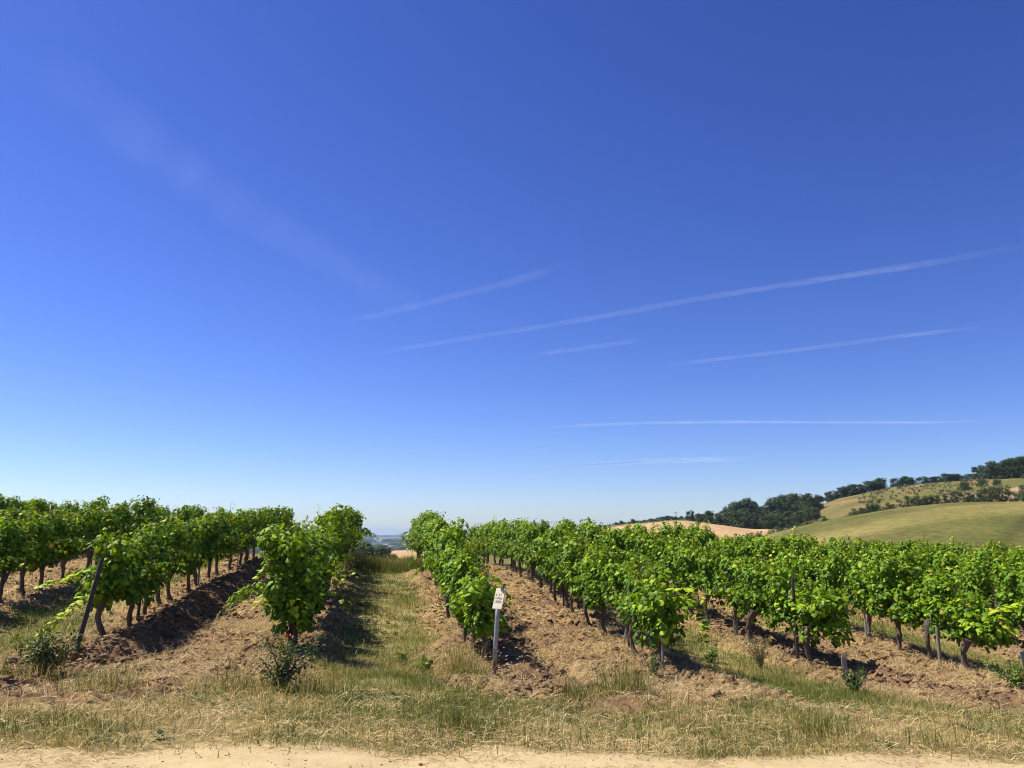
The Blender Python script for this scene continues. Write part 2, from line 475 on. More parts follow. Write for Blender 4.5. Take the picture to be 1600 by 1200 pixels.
def vine_leaves(seed, hgt=2.05, halfw=.40, half_len=.43, nshoot=20, nfill=950, z0=.70, zmin=.47):
    """leaf arrays and shoot polylines of one vine: shoots rise from the cordon, some arch over and hang"""
    rg = np.random.default_rng(seed)
    P, T, N, SZ, Y, shoots = [], [], [], [], [], []
    for s in range(nshoot):
        p = np.array([rg.normal(0, .05), rg.uniform(-half_len * .9, half_len * .9), z0 + rg.uniform(0, .12)])
        side = rg.choice([-1, 1])
        L = rg.uniform(.68, .98) * (hgt - z0) * 1.02
        d = np.array([side * abs(rg.normal(.14, .13)), rg.normal(0, .16), 1.0])
        arch = rg.random() < .28
        if not arch and rg.random() < .05: L *= 1.2
        n = int(L / .044)
        pts = [p.copy()]
        for i in range(n):
            f = i / n
            if arch:
                d = d + np.array([side * .052, rg.normal(0, .05), -.17 * f])
            else:
                d = d + np.array([rg.normal(-p[0] * .06, .08), rg.normal(0, .08), .02 - .11 * max(0, f - .6)])
            d = d / np.linalg.norm(d)
            p = p + d * .044
            pts.append(p.copy())
            a = rg.uniform(0, 2 * math.pi)
            o = np.array([math.cos(a) * .8 + side * .35, math.sin(a) * .7, rg.uniform(-.25, .45)])
            o = o / np.linalg.norm(o)
            q = p + o * rg.uniform(.04, .11)
            if rg.random() < .92:
                P.append(q); T.append(o * .6 + np.array([0, 0, -.75]) + rg.normal(0, .3, 3))
                N.append(o * .75 + np.array([0, 0, .75]) + rg.normal(0, .42, 3))
                SZ.append(rg.uniform(.056, .108) * (1 - .3 * max(0, f - .72) / .28))
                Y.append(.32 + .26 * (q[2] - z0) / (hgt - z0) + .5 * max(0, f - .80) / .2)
        shoots.append(pts)
    # lateral shoots fill the hedge, thickest in lumps
    lumps = [(rg.choice([-1, 1]) * rg.uniform(.04, halfw * .7), rg.uniform(-half_len, half_len), rg.uniform(z0 + .04, hgt - .20), rg.uniform(.13, .27)) for _ in range(22)]
    for i in range(nfill):
        lx, ly, lz, lr = lumps[rg.integers(len(lumps))]
        v = rg.normal(0, 1, 3); v /= np.linalg.norm(v)
        q = np.array([lx, ly, lz]) + v * lr * rg.uniform(.7, 1.05)
        o = v + np.array([np.sign(q[0]) * .35, 0, .15])
        P.append(q); T.append(o * .5 + np.array([0, 0, -.8]) + rg.normal(0, .3, 3))
        N.append(o * 1.0 + np.array([0, 0, .45]) + rg.normal(0, .30, 3))
        SZ.append(rg.uniform(.048, .112)); Y.append(.25 + .22 * (q[2] - z0) / (hgt - z0) + .14 * v[2])  # lump tops lighter, undersides darker: shading put into the leaf colour
    P, T, N = np.array(P), np.array(T), np.array(N)
    keep = P[:, 2] > zmin
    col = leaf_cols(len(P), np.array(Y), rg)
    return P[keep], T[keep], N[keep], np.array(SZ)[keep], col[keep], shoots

def foliage_mesh(name, data):
    P, T, N, SZ, C, shoots = data
    V, F, CC = leaves_np(P, T, N, SZ, C)
    b = MB()
    for pts in shoots: b.tube(pts[::3] + [pts[-1]], [.006] * len(pts[::3]) + [.003], 3, cap=False)
    if b.n:
        V2 = np.concatenate(b.v); F2 = np.array(b.f) + len(V)
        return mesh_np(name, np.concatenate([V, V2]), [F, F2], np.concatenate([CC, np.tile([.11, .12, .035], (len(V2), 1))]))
    return mesh_np(name, V, F, CC)

def trunk_mesh(seed, h=.70):
    r = random.Random(seed)
    pts, rad = [], []
    x, y = 0, 0
    kx, ky = r.uniform(-.17, .17), r.uniform(-.22, .22)
    n = 9
    for i in range(n + 1):
        f = i / n
        pts.append((kx * math.sin(f * 2.6) + r.uniform(-.012, .012), ky * math.sin(f * 3.0) + r.uniform(-.012, .012), -.12 + (h + .12) * f))
        rad.append((.066 - .020 * math.sin(f * math.pi) + (.028 if f > .85 else 0)) * r.uniform(.85, 1.15))
    b = MB().tube(pts, rad, 9, jit=.16, rr=r)
    for _ in range(3):                                        # knots and old pruning stubs of the head
        q = Vector(pts[-1 - r.randint(0, 2)])
        e = q + Vector((r.uniform(-.09, .09), r.uniform(-.11, .11), r.uniform(.0, .09)))
        b.tube([q, (q + e) / 2, e], [.04, .042, .025], 6, jit=.2, rr=r)
    return b.mesh('trunk'), pts[-1]

def arm_mesh(seed, top, sgn):
    r = random.Random(seed)
    t = Vector(top)
    pts = [t + Vector((0, 0, -.06)), t + Vector((r.uniform(-.03, .03), sgn * .12, .02)), t + Vector((r.uniform(-.04, .04), sgn * .28, .04)), t + Vector((r.uniform(-.04, .04), sgn * .46, .07))]
    return MB().tube(pts, [.036, .03, .026, .018], 7, jit=.18, rr=r).mesh('arm')

VARIANTS = []
for i in range(12):
    hgt = [2.02, 2.14, 1.95, 2.1, 2.2, 1.98, 2.08, 2.0, 2.16, 1.92, 2.1, 2.05][i]
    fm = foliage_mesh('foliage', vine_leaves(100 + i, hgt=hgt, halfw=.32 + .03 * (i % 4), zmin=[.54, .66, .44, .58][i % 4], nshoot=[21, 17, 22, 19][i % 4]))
    fm.materials.append(M_leaf)
    tm, top = trunk_mesh(300 + i, .76 + .03 * (i % 4))
    tm.materials.append(M_bark)
    arms = [arm_mesh(400 + i, top, sg) for sg in (-1, 1)]
    for a in arms: a.materials.append(M_bark)
    VARIANTS.append((fm, tm, arms))

LEAF_MESHES = []
for i, y in enumerate((.35, .5, .62, .8, .95)):
    c = leaf_cols(1, np.array([y]), np.random.default_rng(i))
    me = mesh_np('leaf', LEAFV, LEAFF, np.tile(c, (11, 1)))
    me.materials.append(M_leaf)
    LEAF_MESHES.append(me)

def leaf_matrix(p, t, n, s):
    t = Vector(t).normalized(); u = t.cross(Vector(n)).normalized(); n = u.cross(t)
    return Matrix(((u.x * s, t.x * s, n.x * s, p[0]), (u.y * s, t.y * s, n.y * s, p[1]), (u.z * s, t.z * s, n.z * s, p[2]), (0, 0, 0, 1)))

ORD = ['first', 'second', 'third', 'fourth', 'fifth', 'sixth', 'seventh', 'eighth', 'ninth', 'tenth', 'eleventh', 'twelfth', 'thirteenth', 'fourteenth', 'fifteenth', 'sixteenth',
       'seventeenth', 'eighteenth', 'nineteenth', 'twentieth', 'twenty-first', 'twenty-second', 'twenty-third', 'twenty-fourth', 'twenty-fifth', 'twenty-sixth', 'twenty-seventh', 'twenty-eighth', 'twenty-ninth', 'thirtieth']
ROWS = [  # x, first trunk y, far end, words for the row, count of the row's first vine in view
 (-13.9, 28.6, 35.2, 'the third row left of the leaning post'),
 (-10.8, 22.3, 35.0, 'the second row left of the leaning post'),
 (-7.7, 15.4, 40.0, 'the first row left of the leaning post'),
 (-4.6, 14.7, 41.0, 'the row with the leaning post'),
 (-1.5, 13.7, 38.0, 'the row behind the rose bush'),
 (1.6, 13.3, 38.5, 'the row behind the sign'),
 (4.7, 13.1, 41.5, 'the first row right of the sign'),
 (7.8, 13.5, 40.0, 'the second row right of the sign'),
 (10.9, 13.4, 37.5, 'the third row right of the sign'),
 (14.0, 14.6, 35.0, 'the fourth row right of the sign'),
 (17.1, 17.2, 35.0, 'the fifth row right of the sign'),
 (20.2, 20.2, 35.0, 'the sixth row right of the sign'),
 (23.3, 23.3, 35.0, 'the seventh row right of the sign'),
 (26.4, 26.3, 35.0, 'the eighth row right of the sign'),
 (29.5, 29.4, 35.2, 'the ninth row right of the sign')]
FIRST = {  # the end vines: height, lean, words
 -4.6: (1.75, 'sprawling end grapevine with a yellowish runner trailing past the leaning dark post'),
 -1.5: (2.08, 'tall dark end grapevine with a thick double trunk behind the red rose bush'),
 1.6: (1.45, 'low bushy end grapevine right behind the cream sign'),
 4.7: (1.6, 'drooping end grapevine with a bright shoot hanging low, above the white stub'),
 7.8: (1.5, 'end grapevine leaning over the grey wooden stump and small bush'),
 10.9: (1.4, 'end grapevine with a bare horizontal arm and yellow shoots, near the right edge')}
n_vines = 0
vine_tops = []
def build_vine(x, y, rz, sc, variant):
    fm, tm, arms = VARIANTS[variant]
    v = empty('grapevine', (x, y, zat(x, y) - .02), rz)
    v.scale = sc
    link(bpy.data.objects.new('trunk', tm), v)
    for a in arms: link(bpy.data.objects.new('arm', a), v)
    f = link(bpy.data.objects.new('foliage', fm), v)
    f['kind'] = 'stuff'
    return v

for ri, (X, y0, y1, words) in enumerate(ROWS):
    y = y0; i = 0
    special = X in FIRST
    while y < y1:
        if special and i == 0:
            hgt, lab = FIRST[X]
            data = vine_leaves(900 + ri, hgt=hgt, halfw=.60 if X == -1.5 else .42, half_len=.6, nshoot=22, nfill=1700 if X == -1.5 else 1060, z0=.46 if X == -1.5 else .56, zmin=.26)
            P, T, N, SZ, C, shoots = data
            # the outermost leaves facing the path are parts of their own
            score = -P[:, 1] + .5 * np.abs(P[:, 0]) + R.uniform(0, .3, len(P))
            sel = np.argsort(-score)[:110]
            rest = np.setdiff1d(np.arange(len(P)), sel)
            v = empty('grapevine', (X, y, zat(X, y) - .02))
            tm, top = trunk_mesh(700 + ri, .66); obj('trunk', tm, M_bark, v)
            for sg in (-1, 1): obj('arm', arm_mesh(720 + ri, top, sg), M_bark, v)
            if X == -1.5:
                t2, _ = trunk_mesh(760, .62)
                o2 = obj('trunk', t2, M_bark, v); o2.location = (.20, -.12, 0)
                o2.scale = (1.25, 1.25, 1)
            f = obj('foliage', foliage_mesh('foliage', (P[rest], T[rest], N[rest], SZ[rest], C[rest], shoots)), M_leaf, v)
            f['kind'] = 'stuff'
            for j in sel:
                lf = bpy.data.objects.new('leaf', LEAF_MESHES[rnd.choice([0, 0, 1, 1, 1, 2, 2, 3])])
                link(lf, v); lf.matrix_local = leaf_matrix(P[j], T[j], N[j], SZ[j] * 1.1)
            tag(v, lab, 'grapevine', 'grapevines in rows')
            v['row'] = X
        else:
            s = rnd.uniform(.86, 1.07) * (.93 if X < -5 else .96 if X < -3 else 1.0)
            if i == 1 and special: s *= .95
            v = build_vine(X + rnd.uniform(-.06, .06), y, rnd.choice([0, math.pi]) + rnd.uniform(-.15, .15), (s * rnd.uniform(.84, 1.05), rnd.uniform(.86, 1.06), s), rnd.randrange(12))
            v.rotation_euler.x = rnd.uniform(-.04, .04); v.rotation_euler.y = rnd.uniform(-.05, .05)
            tag(v, '%s grapevine from the front in %s' % (ORD[i], words), 'grapevine', 'grapevines in rows')
        n_vines += 1; i += 1
        y += rnd.uniform(1.02, 1.24)

# long shoots that stand out of the hedges: parts of the end vines
END = {o['row']: o for o in bpy.data.objects if 'row' in o.keys()}
for o in END.values(): del o['row']
def shoot(vine, pts, n, youth, size=.12, name='shoot'):
    """a leafy cane with every leaf its own sub-part"""
    pts = [Vector(p) for p in pts]
    st = obj(name, MB().tube(pts, list(np.linspace(.008, .003, len(pts))), 5).mesh(name), M_cane, vine)
    for k in range(n):
        f = (k + .4) / n * (len(pts) - 1)
        a = int(f); p = pts[a].lerp(pts[a + 1], f - a)
        ang = rnd.uniform(0, 6.28)
        off = Vector((math.cos(ang), math.sin(ang), rnd.uniform(-.2, .6))).normalized()
        lf = bpy.data.objects.new('leaf', LEAF_MESHES[min(4, max(0, int(youth + rnd.uniform(-.8, 1.3))))])
        link(lf, st)
        lf.matrix_local = leaf_matrix(p + off * .05, off + Vector((0, 0, -.6)), off * .6 + Vector((0, 0, .9)), size * rnd.uniform(.7, 1.25) * (1.1 - .45 * k / n))
    return st
M_cane = plain_mat('green_cane', (.16, .15, .05), 0.7, 20, 0.5, 0.0)
v = END[-4.6]
shoot(v, [(0, -.2, 1.1), (-.4, -.4, 1.05), (-.7, -.55, .95), (-.95, -.65, .86)], 34, 2.8, .115)
shoot(v, [(-.1, -.4, .80), (-.16, -1.0, .66), (-.22, -1.6, .46), (-.28, -2.05, .26)], 40, 3.6, .11)
shoot(v, [(.0, -.1, 1.4), (.2, -.4, 1.6), (.35, -.5, 1.52)], 16, 2.6)
v = END[4.7]
shoot(v, [(.1, -.3, 1.2), (.35, -.6, 1.15), (.5, -.7, .8), (.52, -.72, .45)], 44, 2.4, .14)
shoot(v, [(.1, -.3, 1.3), (.3, -.6, 1.35), (.5, -.75, 1.15)], 18, 3.3)
v = END[10.9]
shoot(v, [(.0, -.2, 1.0), (.25, -.45, 1.25), (.6, -.6, 1.35), (.95, -.7, 1.33)], 40, 3.4, .13)
shoot(v, [(.0, -.3, .85), (.2, -.5, .95), (.42, -.6, .88)], 18, 3.2, .13)
v = END[7.8]
shoot(v, [(-.1, -.2, 1.0), (-.4, -.35, 1.15), (-.62, -.4, 1.05)], 16, 3.4, .12)
v = END[1.6]
shoot(v, [(.1, -.2, .8), (.3, -.45, .85), (.42, -.55, .55)], 18, 1.8, .13)
v = END[-1.5]
shoot(v, [(-.1, -.3, 1.4), (-.32, -.45, 1.4), (-.48, -.55, 1.2)], 22, 2.2, .12)
shoot(v, [(-.1, -.4, .9), (-.32, -.5, .95), (-.45, -.55, .75)], 22, 2.4, .12)

# ---------------------------------------------------------------- stakes and posts
def stake(x, y, h, r, mat, label, lean=(0, 0), name='stake', cat='stake', group='stakes along the rows', square=False):
    b = MB()
    n = 4 if square else 8
    top = (lean[0], lean[1], h)
    pts = [(lean[0] * t, lean[1] * t, -.15 + (h + .15) * t) for t in (0, .3, .6, .9, 1)]
    b.tube(pts, [r, r, r * .97, r * .95, r * .72], n, jit=.05)
    o = obj(name, b.mesh(name), mat)
    o.location = (x, y, zat(x, y))
    o.rotation_euler = (0, 0, rnd.uniform(0, .6))
    return tag(o, label, cat, group)
stake(-4.22, 12.1, 1.26, .034, M_darkpost, 'leaning dark end post beside the sprawling grapevine at left', (.23, .10), 'end_post', 'post', None)
k = 0
for X, y0, y1, words in ROWS:
    y = y0 + (1.6 if X < 5 else 3.4); i = 0
    while y < min(y1, 31):
        stake(X + rnd.uniform(-.06, .06), y, rnd.uniform(1.1, 1.5), rnd.uniform(.020, .030), rnd.choice([M_wood, M_darkpost, M_steel]),
              '%s slim stake from the front in %s' % (ORD[i], words), (rnd.uniform(-.06, .06), rnd.uniform(-.06, .06)))
        y += rnd.uniform(4.6, 6.2) if X < 5 else rnd.uniform(6.5, 9); i += 1
stake(7.55, 13.75, 1.5, .032, M_darkpost, 'thin dark post beside the end vine of the second row right of the sign')
stake(4.55, 12.6, .75, .022, M_wood, 'short thin stake in front of the drooping end vine')
stake(10.55, 13.9, .70, .032, M_wood, 'thin pale stake under the horizontal vine arm at right')
stake(7.55, 12.25, .42, .055, M_wood, 'short grey wooden stump post beside the small bush', (.02, .03), 'stump_post', 'post', 'cut end posts', True)
stake(11.05, 12.35, .50, .06, M_wood, 'short grey wooden stump post behind the bush at the right edge', (-.08, .05), 'stump_post', 'post', 'cut end posts', True)
M_white = plain_mat('white_wood', (.40, .36, .31), .8, 30, .5, .003)
stake(4.22, 11.2, .19, .024, M_white, 'pale white stub standing in the grass below the drooping vine', (.05, .02), 'white_stub', 'marker')

# ---------------------------------------------------------------- the sign
sx, sy = 1.60, 11.45
sg = tag(empty('field_sign', (sx, sy, zat(sx, sy))), 'cream board sign with dark lettering on a grey metal post', 'sign')
M_board = plain_mat('cream_board', (.78, .68, .46), .6, 14, .25, .001)
M_ink = plain_mat('sign_ink', (.22, .19, .15), .8, 20, .3, 0)
M_rust = plain_mat('rusty_base', (.26, .13, .09), .95, 25, .9, .006)
lean = (.075, .05)
zt = 1.02
obj('post', MB().tube([(lean[0] * f, lean[1] * f, zt * f) for f in (.2, .5, .8, 1.0)], [.032] * 4, 14).mesh('post', True), M_steel, sg)
obj('post_base', MB().tube([(lean[0] * f, lean[1] * f, zt * f) for f in (-.12, .1, .215)], [.040, .038, .035], 12, jit=.06).mesh('post_base'), M_rust, sg)
pm = empty('board_mount'); pm.name = 'board_mount'
bpy.data.objects.remove(pm)
BW, BH = .145, .31
board = obj('board', MB().box((0, 0, 0), (BW, .024, BH)).mesh('board'), M_board, sg)
board.location = (lean[0] + .005, lean[1] - .055, zt + BH / 2 - .10)
board.rotation_euler = (RAD(-27), RAD(2), RAD(-30))
bv = board.modifiers.new('edge', 'BEVEL'); bv.width = .003; bv.segments = 2
def letters(txt, size, zc, xc=0.0):
    cu = bpy.data.curves.new('lettering', 'FONT')
    cu.body = txt; cu.size = size; cu.align_x = 'CENTER'; cu.align_y = 'CENTER'; cu.extrude = .0006; cu.offset = .0012
    tmp = bpy.data.objects.new('tmp', cu); COL.objects.link(tmp)
    dg = bpy.context.evaluated_depsgraph_get()
    me = bpy.data.meshes.new_from_object(tmp.evaluated_get(dg))
    bpy.data.objects.remove(tmp)
    me.name = 'lettering'
    o = obj('lettering', me, M_ink, board)
    o.location = (xc, -.0128, zc); o.rotation_euler = (RAD(90), 0, 0)
    return o
letters('1-11', .055, .055, -.012)
def scribble(zc, n, h, seed):
    """a line of print that is too worn to read: short upright and slanted strokes"""
    r = random.Random(seed); b = MB()
    w = BW * .78 / n
    for i in range(n):
        x0 = -BW * .39 + w * (i + .5)
        b.box((x0 - w * .2, -.0128, zc), (w * .24, .0012, h * r.uniform(.8, 1)))
        if r.random() < .75: b.box((x0 + w * .18, -.0128, zc + r.uniform(-.2, .2) * h), (w * .22, .0012, h * r.uniform(.5, .9)))
        if r.random() < .7: b.box((x0 - w * .005, -.0129, zc + r.choice([-.38, 0, .38]) * h), (w * .4, .0012, h * .16))
    return obj('lettering', b.mesh('lettering'), M_ink, board)
scribble(.002, 6, .038, 1); scribble(-.050, 7, .040, 2)
cap = obj('post_clip', MB().box((0, 0, 0), (.03, .03, .05)).mesh('post_clip'), M_steel, sg)
cap.location = (lean[0] + .045, lean[1] - .03, zt + BH - .11)

# ---------------------------------------------------------------- shrubs and weeds at the row ends
SLEAFV = np.array([(0, 0, 0), (.32, .45, -.08), (0, 1, -.14), (-.32, .45, -.08), (0, .45, .03)])
SLEAFF = np.array([(0, 1, 4), (1, 2, 4), (2, 3, 4), (3, 0, 4)])
def shrub_meshes(seed, r, h, nl, ls, cols, stems=9):
    rg = np.random.default_rng(seed)
    b = MB(); P = []; T = []
    for s in range(stems):
        a = rg.uniform(0, 6.28); rr_ = r * rg.uniform(.2, 1.0); hh = h * rg.uniform(.55, 1.0)
        tip = np.array([math.cos(a) * rr_, math.sin(a) * rr_, hh])
        pts = [np.array([0, 0, -.05]) * 1, tip * np.array([.35, .35, .5]) + rg.normal(0, .02, 3), tip]
        b.tube(pts, [.010, .007, .003], 5)
        for q in range(nl // stems):
            f = rg.uniform(.25, 1.05)
            p = (pts[1] * (1 - (f * 2 - 1)) + tip * (f * 2 - 1)) if f > .5 else pts[1] * f * 2
            o = rg.normal(0, 1, 3); o /= np.linalg.norm(o)
            P.append(p + o * r * rg.uniform(.02, .26)); T.append(o + np.array([0, 0, .1]))
    P = np.array(P); T = np.array(T)
    P[:, 2] = np.maximum(P[:, 2], .02)
    N = norm(P - np.array([0, 0, h * .3])) + np.array([0, 0, .8]) + rg.normal(0, .4, P.shape)
    t = rg.random((len(P), 1)) ** 1.3
    C = cols[0] + (cols[1] - cols[0]) * t
    V, F, CC = leaves_np(P, T, N, ls * rg.uniform(.6, 1.3, len(P)), C, SLEAFV, SLEAFF)
    return b.mesh('stems'), mesh_np('foliage', V, F, CC)
GREEN = (np.array([.03, .075, .018]), np.array([.12, .19, .04]))
OLIVE = (np.array([.06, .07, .03]), np.array([.20, .17, .07]))
YELLOWG = (np.array([.09, .15, .03]), np.array([.26, .32, .06]))
def shrub(name, x, y, seed, r, h, nl, ls, cols, label, cat, mat_s=M_trunk):
    o = tag(empty(name, (x, y, zat(x, y))), label, cat)
    st, fo = shrub_meshes(seed, r, h, nl, ls, cols)
    obj('stems', st, mat_s, o)['kind'] = 'stuff'
    f = obj('foliage', fo, M_leaf, o); f['kind'] = 'stuff'
    return o
rose = shrub('rose_bush', -1.11, 9.65, 41, .46, .62, 1200, .045, (np.array([.03, .065, .018]), np.array([.17, .20, .065])), 'scraggly rose bush with one red bloom at the foot of its row', 'rose bush')
M_red = plain_mat('rose_petal', (.50, .012, .012), .5, 30, .4, 0)
def flower(parent, p, r):
    for k in range(9):
        a = k * 2.4; tilt = .35 + .09 * k
        pt = mesh_np('petal', SLEAFV * np.array([1.5, 1, 1.5]), SLEAFF)
        o = obj('petal', pt, M_red, parent)
        d = Vector((math.cos(a) * math.sin(tilt), math.sin(a) * math.sin(tilt), math.cos(tilt)))
        o.matrix_local = leaf_matrix(p, d, Vector((-math.cos(a), -math.sin(a), .6)), r)
stem = obj('flower_stem', MB().tube([(.02, -.05, .2), (.05, -.10, .45), (.06, -.12, .60)], [.007, .006, .005], 5).mesh('flower_stem'), M_cane, rose)
flower(stem, (.06, -.12, .60), .048)
shrub('shrub', -3.98, 10.5, 42, .46, .50, 1300, .055, (np.array([.04, .07, .018]), np.array([.20, .24, .05])), 'small leafy bush under the yellowish vine runner at left', 'shrub')
shrub('shrub', 6.85, 10.95, 43, .24, .36, 420, .05, GREEN, 'small round green bush beside the short grey stump post', 'shrub')
shrub('shrub', 9.75, 11.1, 44, .40, .48, 700, .055, YELLOWG, 'broad yellow-green bush cut by the right edge', 'shrub')
shrub('weed_clump', 6.75, 13.6, 45, .45, .62, 1500, .022, OLIVE, 'feathery brownish weed left of the thin dark post', 'weed', M_cane)
shrub('weed_clump', 6.05, 14.2, 46, .20, .28, 160, .07, YELLOWG, 'small yellow-green weed under the second row right of the sign', 'weed', M_cane)
shrub('weed_clump', 4.05, 11.7, 47, .22, .32, 260, .035, GREEN, 'low green weed beside the pale white stub', 'weed', M_cane)
shrub('weed_clump', .70, 12.7, 48, .14, .18, 40, .13, YELLOWG, 'low pale broad-leaved weed left of the sign', 'weed', M_cane)
shrub('weed_clump', .35, 13.3, 49, .10, .16, 24, .12, YELLOWG, 'smallest pale weed at the edge of the grass aisle left of the sign', 'weed', M_cane)

# ---------------------------------------------------------------- grass, straw, clods
def blades(X, Y, H, W, C, lean=.5, seg=True):
    n = len(X)
    Z = znear(X, Y) - .01
    a = R.uniform(0, 2 * math.pi, n)
    la = R.uniform(0, 2 * math.pi, n); ll = np.abs(R.normal(0, lean, n)) * H
    dx, dy = np.cos(a) * W, np.sin(a) * W
    lx, ly = np.cos(la) * ll, np.sin(la) * ll
    V = np.zeros((n, 5, 3))
    V[:, 0] = np.stack([X - dx, Y - dy, Z], -1); V[:, 1] = np.stack([X + dx, Y + dy, Z], -1)
    mz = Z + H * .6; mx = X + lx * .35; my = Y + ly * .35
    V[:, 2] = np.stack([mx + dx * .75, my + dy * .75, mz], -1); V[:, 3] = np.stack([mx - dx * .75, my - dy * .75, mz], -1)
    V[:, 4] = np.stack([X + lx, Y + ly, Z + H * np.maximum(.25, 1 - .35 * (ll / H) ** 2)], -1)
    base = np.arange(n)[:, None] * 5
    T1 = np.concatenate([base + np.array([[0, 1, 2]]), base + np.array([[0, 2, 3]]), base + np.array([[3, 2, 4]])])
    return V.reshape(-1, 3), T1, np.repeat(C, 5, axis=0)

G1, G2, D1, D2 = np.array([.070, .108, .016]), np.array([.19, .215, .038]), np.array([.36, .28, .095]), np.array([.60, .465, .185])
def grass_cols(X, Y):
    n = len(X)
    dry = sstep(.42, .62, fbm(X * .8 + 9, Y * .8, 81, 4)) * .60 + .08
    dry = np.clip(dry * np.interp(Y, [8.5, 12.5], [1.0, .75]) + np.interp(Y, [6.5, 8.5], [.35, .0]), 0, .95)
    isd = R.random(n) < dry
    t = R.random((n, 1))
    return np.where(isd[:, None], D1 + (D2 - D1) * t, G1 + (G2 - G1) * t)

def scatter(n, x0, x1, y0, y1, wfun):
    X = R.uniform(x0, x1, n); Y = R.uniform(y0, y1, n)
    k = R.random(n) < wfun(X, Y)
    return X[k], Y[k]
def infront(X, Y):
    """inside the wedge the photograph shows, plus a margin"""
    return (X > -.47 * Y - 1.5) & (X < .98 * Y + 2.0)
def wgrass(X, Y):
    m = masks(X, Y)
    cl = sstep(.34, .62, fbm(X * 1.6 + 3, Y * 1.6, 91, 4))
    return np.where(infront(X, Y), m[0] * (.30 + .70 * cl), 0)
parts = []
X, Y = scatter(520000, -8, 14, 6.2, 13.5, wgrass)
H = R.gamma(3, .022, len(X)) * (0.45 + 1.0 * fbm(X * 1.2, Y * 1.2, 95, 3)) + .015
parts.append(blades(X, Y, H, R.uniform(.0016, .0036, len(X)), grass_cols(X, Y), 1.15))
X, Y = scatter(520000, -13, 24, 13, 34, lambda X, Y: wgrass(X, Y) * np.clip(1.25 - (Y - 13) / 30, .4, 1))
H = R.gamma(3, .026, len(X)) * (0.5 + 1.0 * fbm(X * 1.2, Y * 1.2, 95, 3)) + .02
parts.append(blades(X, Y, H, R.uniform(.0025, .0055, len(X)), grass_cols(X, Y), 1.0))
# thin grass under the vines and round the trunks
X, Y = scatter(60000, -13, 24, 11.5, 34, lambda X, Y: np.where(infront(X, Y) & (masks(X, Y)[6] < .35), .4 * sstep(.45, .65, fbm(X * 1.1, Y * .8, 97, 3)), 0))
parts.append(blades(X, Y, R.gamma(4, .035, len(X)) + .03, R.uniform(.002, .005, len(X)), grass_cols(X, Y)))
# crest grass, seen against the valley
X, Y = scatter(26000, -1.4, 1.6, 27, 33, lambda X, Y: .9 + 0 * X)
parts.append(blades(X, Y, R.gamma(4, .045, len(X)) + .04, R.uniform(.003, .006, len(X)), grass_cols(X, Y)))
# arching dead stalks
X, Y = scatter(1800, -7, 13, 6.6, 12, lambda X, Y: np.where(infront(X, Y), masks(X, Y)[3] * (1 - masks(X, Y)[2]) * .8, 0))
parts.append(blades(X, Y, R.uniform(.12, .34, len(X)), R.uniform(.0010, .0019, len(X)), D2 * R.uniform(.8, 1.25, (len(X), 1)), .8))
def joined(parts):
    V, F, C, n = [], [], [], 0
    for v, f, c in parts:
        V.append(v); F.append(f + n); C.append(c); n += len(v)
    return np.concatenate(V), np.concatenate(F), np.concatenate(C)
V, F, C = joined(parts)
tag(obj('grass', mesh_np('grass', V, F, C), M_grass), 'short green and dried grass of the verge and the aisles', 'grass', kind='stuff')
n_grass = len(F)

# tufts of tall grass that stand out
def tuft(x, y, n, r, h, label, green=.7):
    X = R.normal(0, r, n); Y = R.normal(0, r, n)
    V, F, C = blades(x + X, y + Y, np.abs(R.normal(h, h * .3, n)) + .04, R.uniform(.002, .004, n), np.where((R.random(n) < green)[:, None], G1 + (G2 - G1) * R.random((n, 1)), D1 + (D2 - D1) * R.random((n, 1))), .8)
    z = zat(x, y)
    me = mesh_np('grass_tuft', V - np.array([x, y, z]), F, C)
    o = obj('grass_tuft', me, M_grass); o.location = (x, y, z)
    return tag(o, label, 'grass tuft', 'tall grass tufts')
tuft(2.95, 9.5, 420, .15, .30, 'tall green grass tuft in the middle, right of the sign')
tuft(2.35, 9.2, 340, .13, .22, 'lower grass tuft between the sign and the tall middle tuft')
tuft(1.15, 11.9, 260, .12, .42, 'tall pale grass stems just left of the sign post', .35)
tuft(1.25, 11.2, 260, .12, .24, 'green grass tuft at the left foot of the sign post')
tuft(.72, 7.35, 320, .10, .15, 'dense green tuft at the path edge below the sign', .85)
tuft(-2.85, 8.9, 320, .20, .20, 'green grass tuft on the verge left of the rose bush', .75)
tuft(-1.5, 9.5, 300, .22, .22, 'grass tuft at the left foot of the rose bush', .6)
tuft(-.75, 9.4, 300, .2, .2, 'grass tuft at the right foot of the rose bush', .7)
tuft(-4.0, 10.1, 320, .3, .2, 'grass tuft in front of the small bush at left', .6)
tuft(4.2, 7.3, 260, .16, .18, 'grass tuft by the path right of the middle', .7)
tuft(5.1, 6.9, 160, .16, .11, 'green grass tuft by the path near the fallen stick', .75)

# wildflowers at the foot of the sign
X = R.normal(1.78, .16, 34); Y = R.normal(11.4, .2, 34); H = R.uniform(.10, .45, 34)
V1 = blades(X, Y, H, np.full(34, .002), np.tile([.10, .13, .05], (34, 1)), .1)
tops = np.stack([X, Y, znear(X, Y) + H * .96], -1)
PP, TT = [], []
for t in tops:
    for k in range(5):
        a = k * 1.2566 + R.uniform(0, .4)
        PP.append(t); TT.append((math.cos(a), math.sin(a), .25))
V2 = leaves_np(np.array(PP), np.array(TT), np.tile([0, 0, 1.0], (len(PP), 1)), np.full(len(PP), .019), np.tile([.72, .70, .62], (len(PP), 1)), SLEAFV, SLEAFF)
V, F, C = joined([V1, V2])
tag(obj('wildflowers', mesh_np('wildflowers', V, F, C), M_grass), 'small white wildflowers round the foot of the sign', 'wildflowers', kind='stuff')

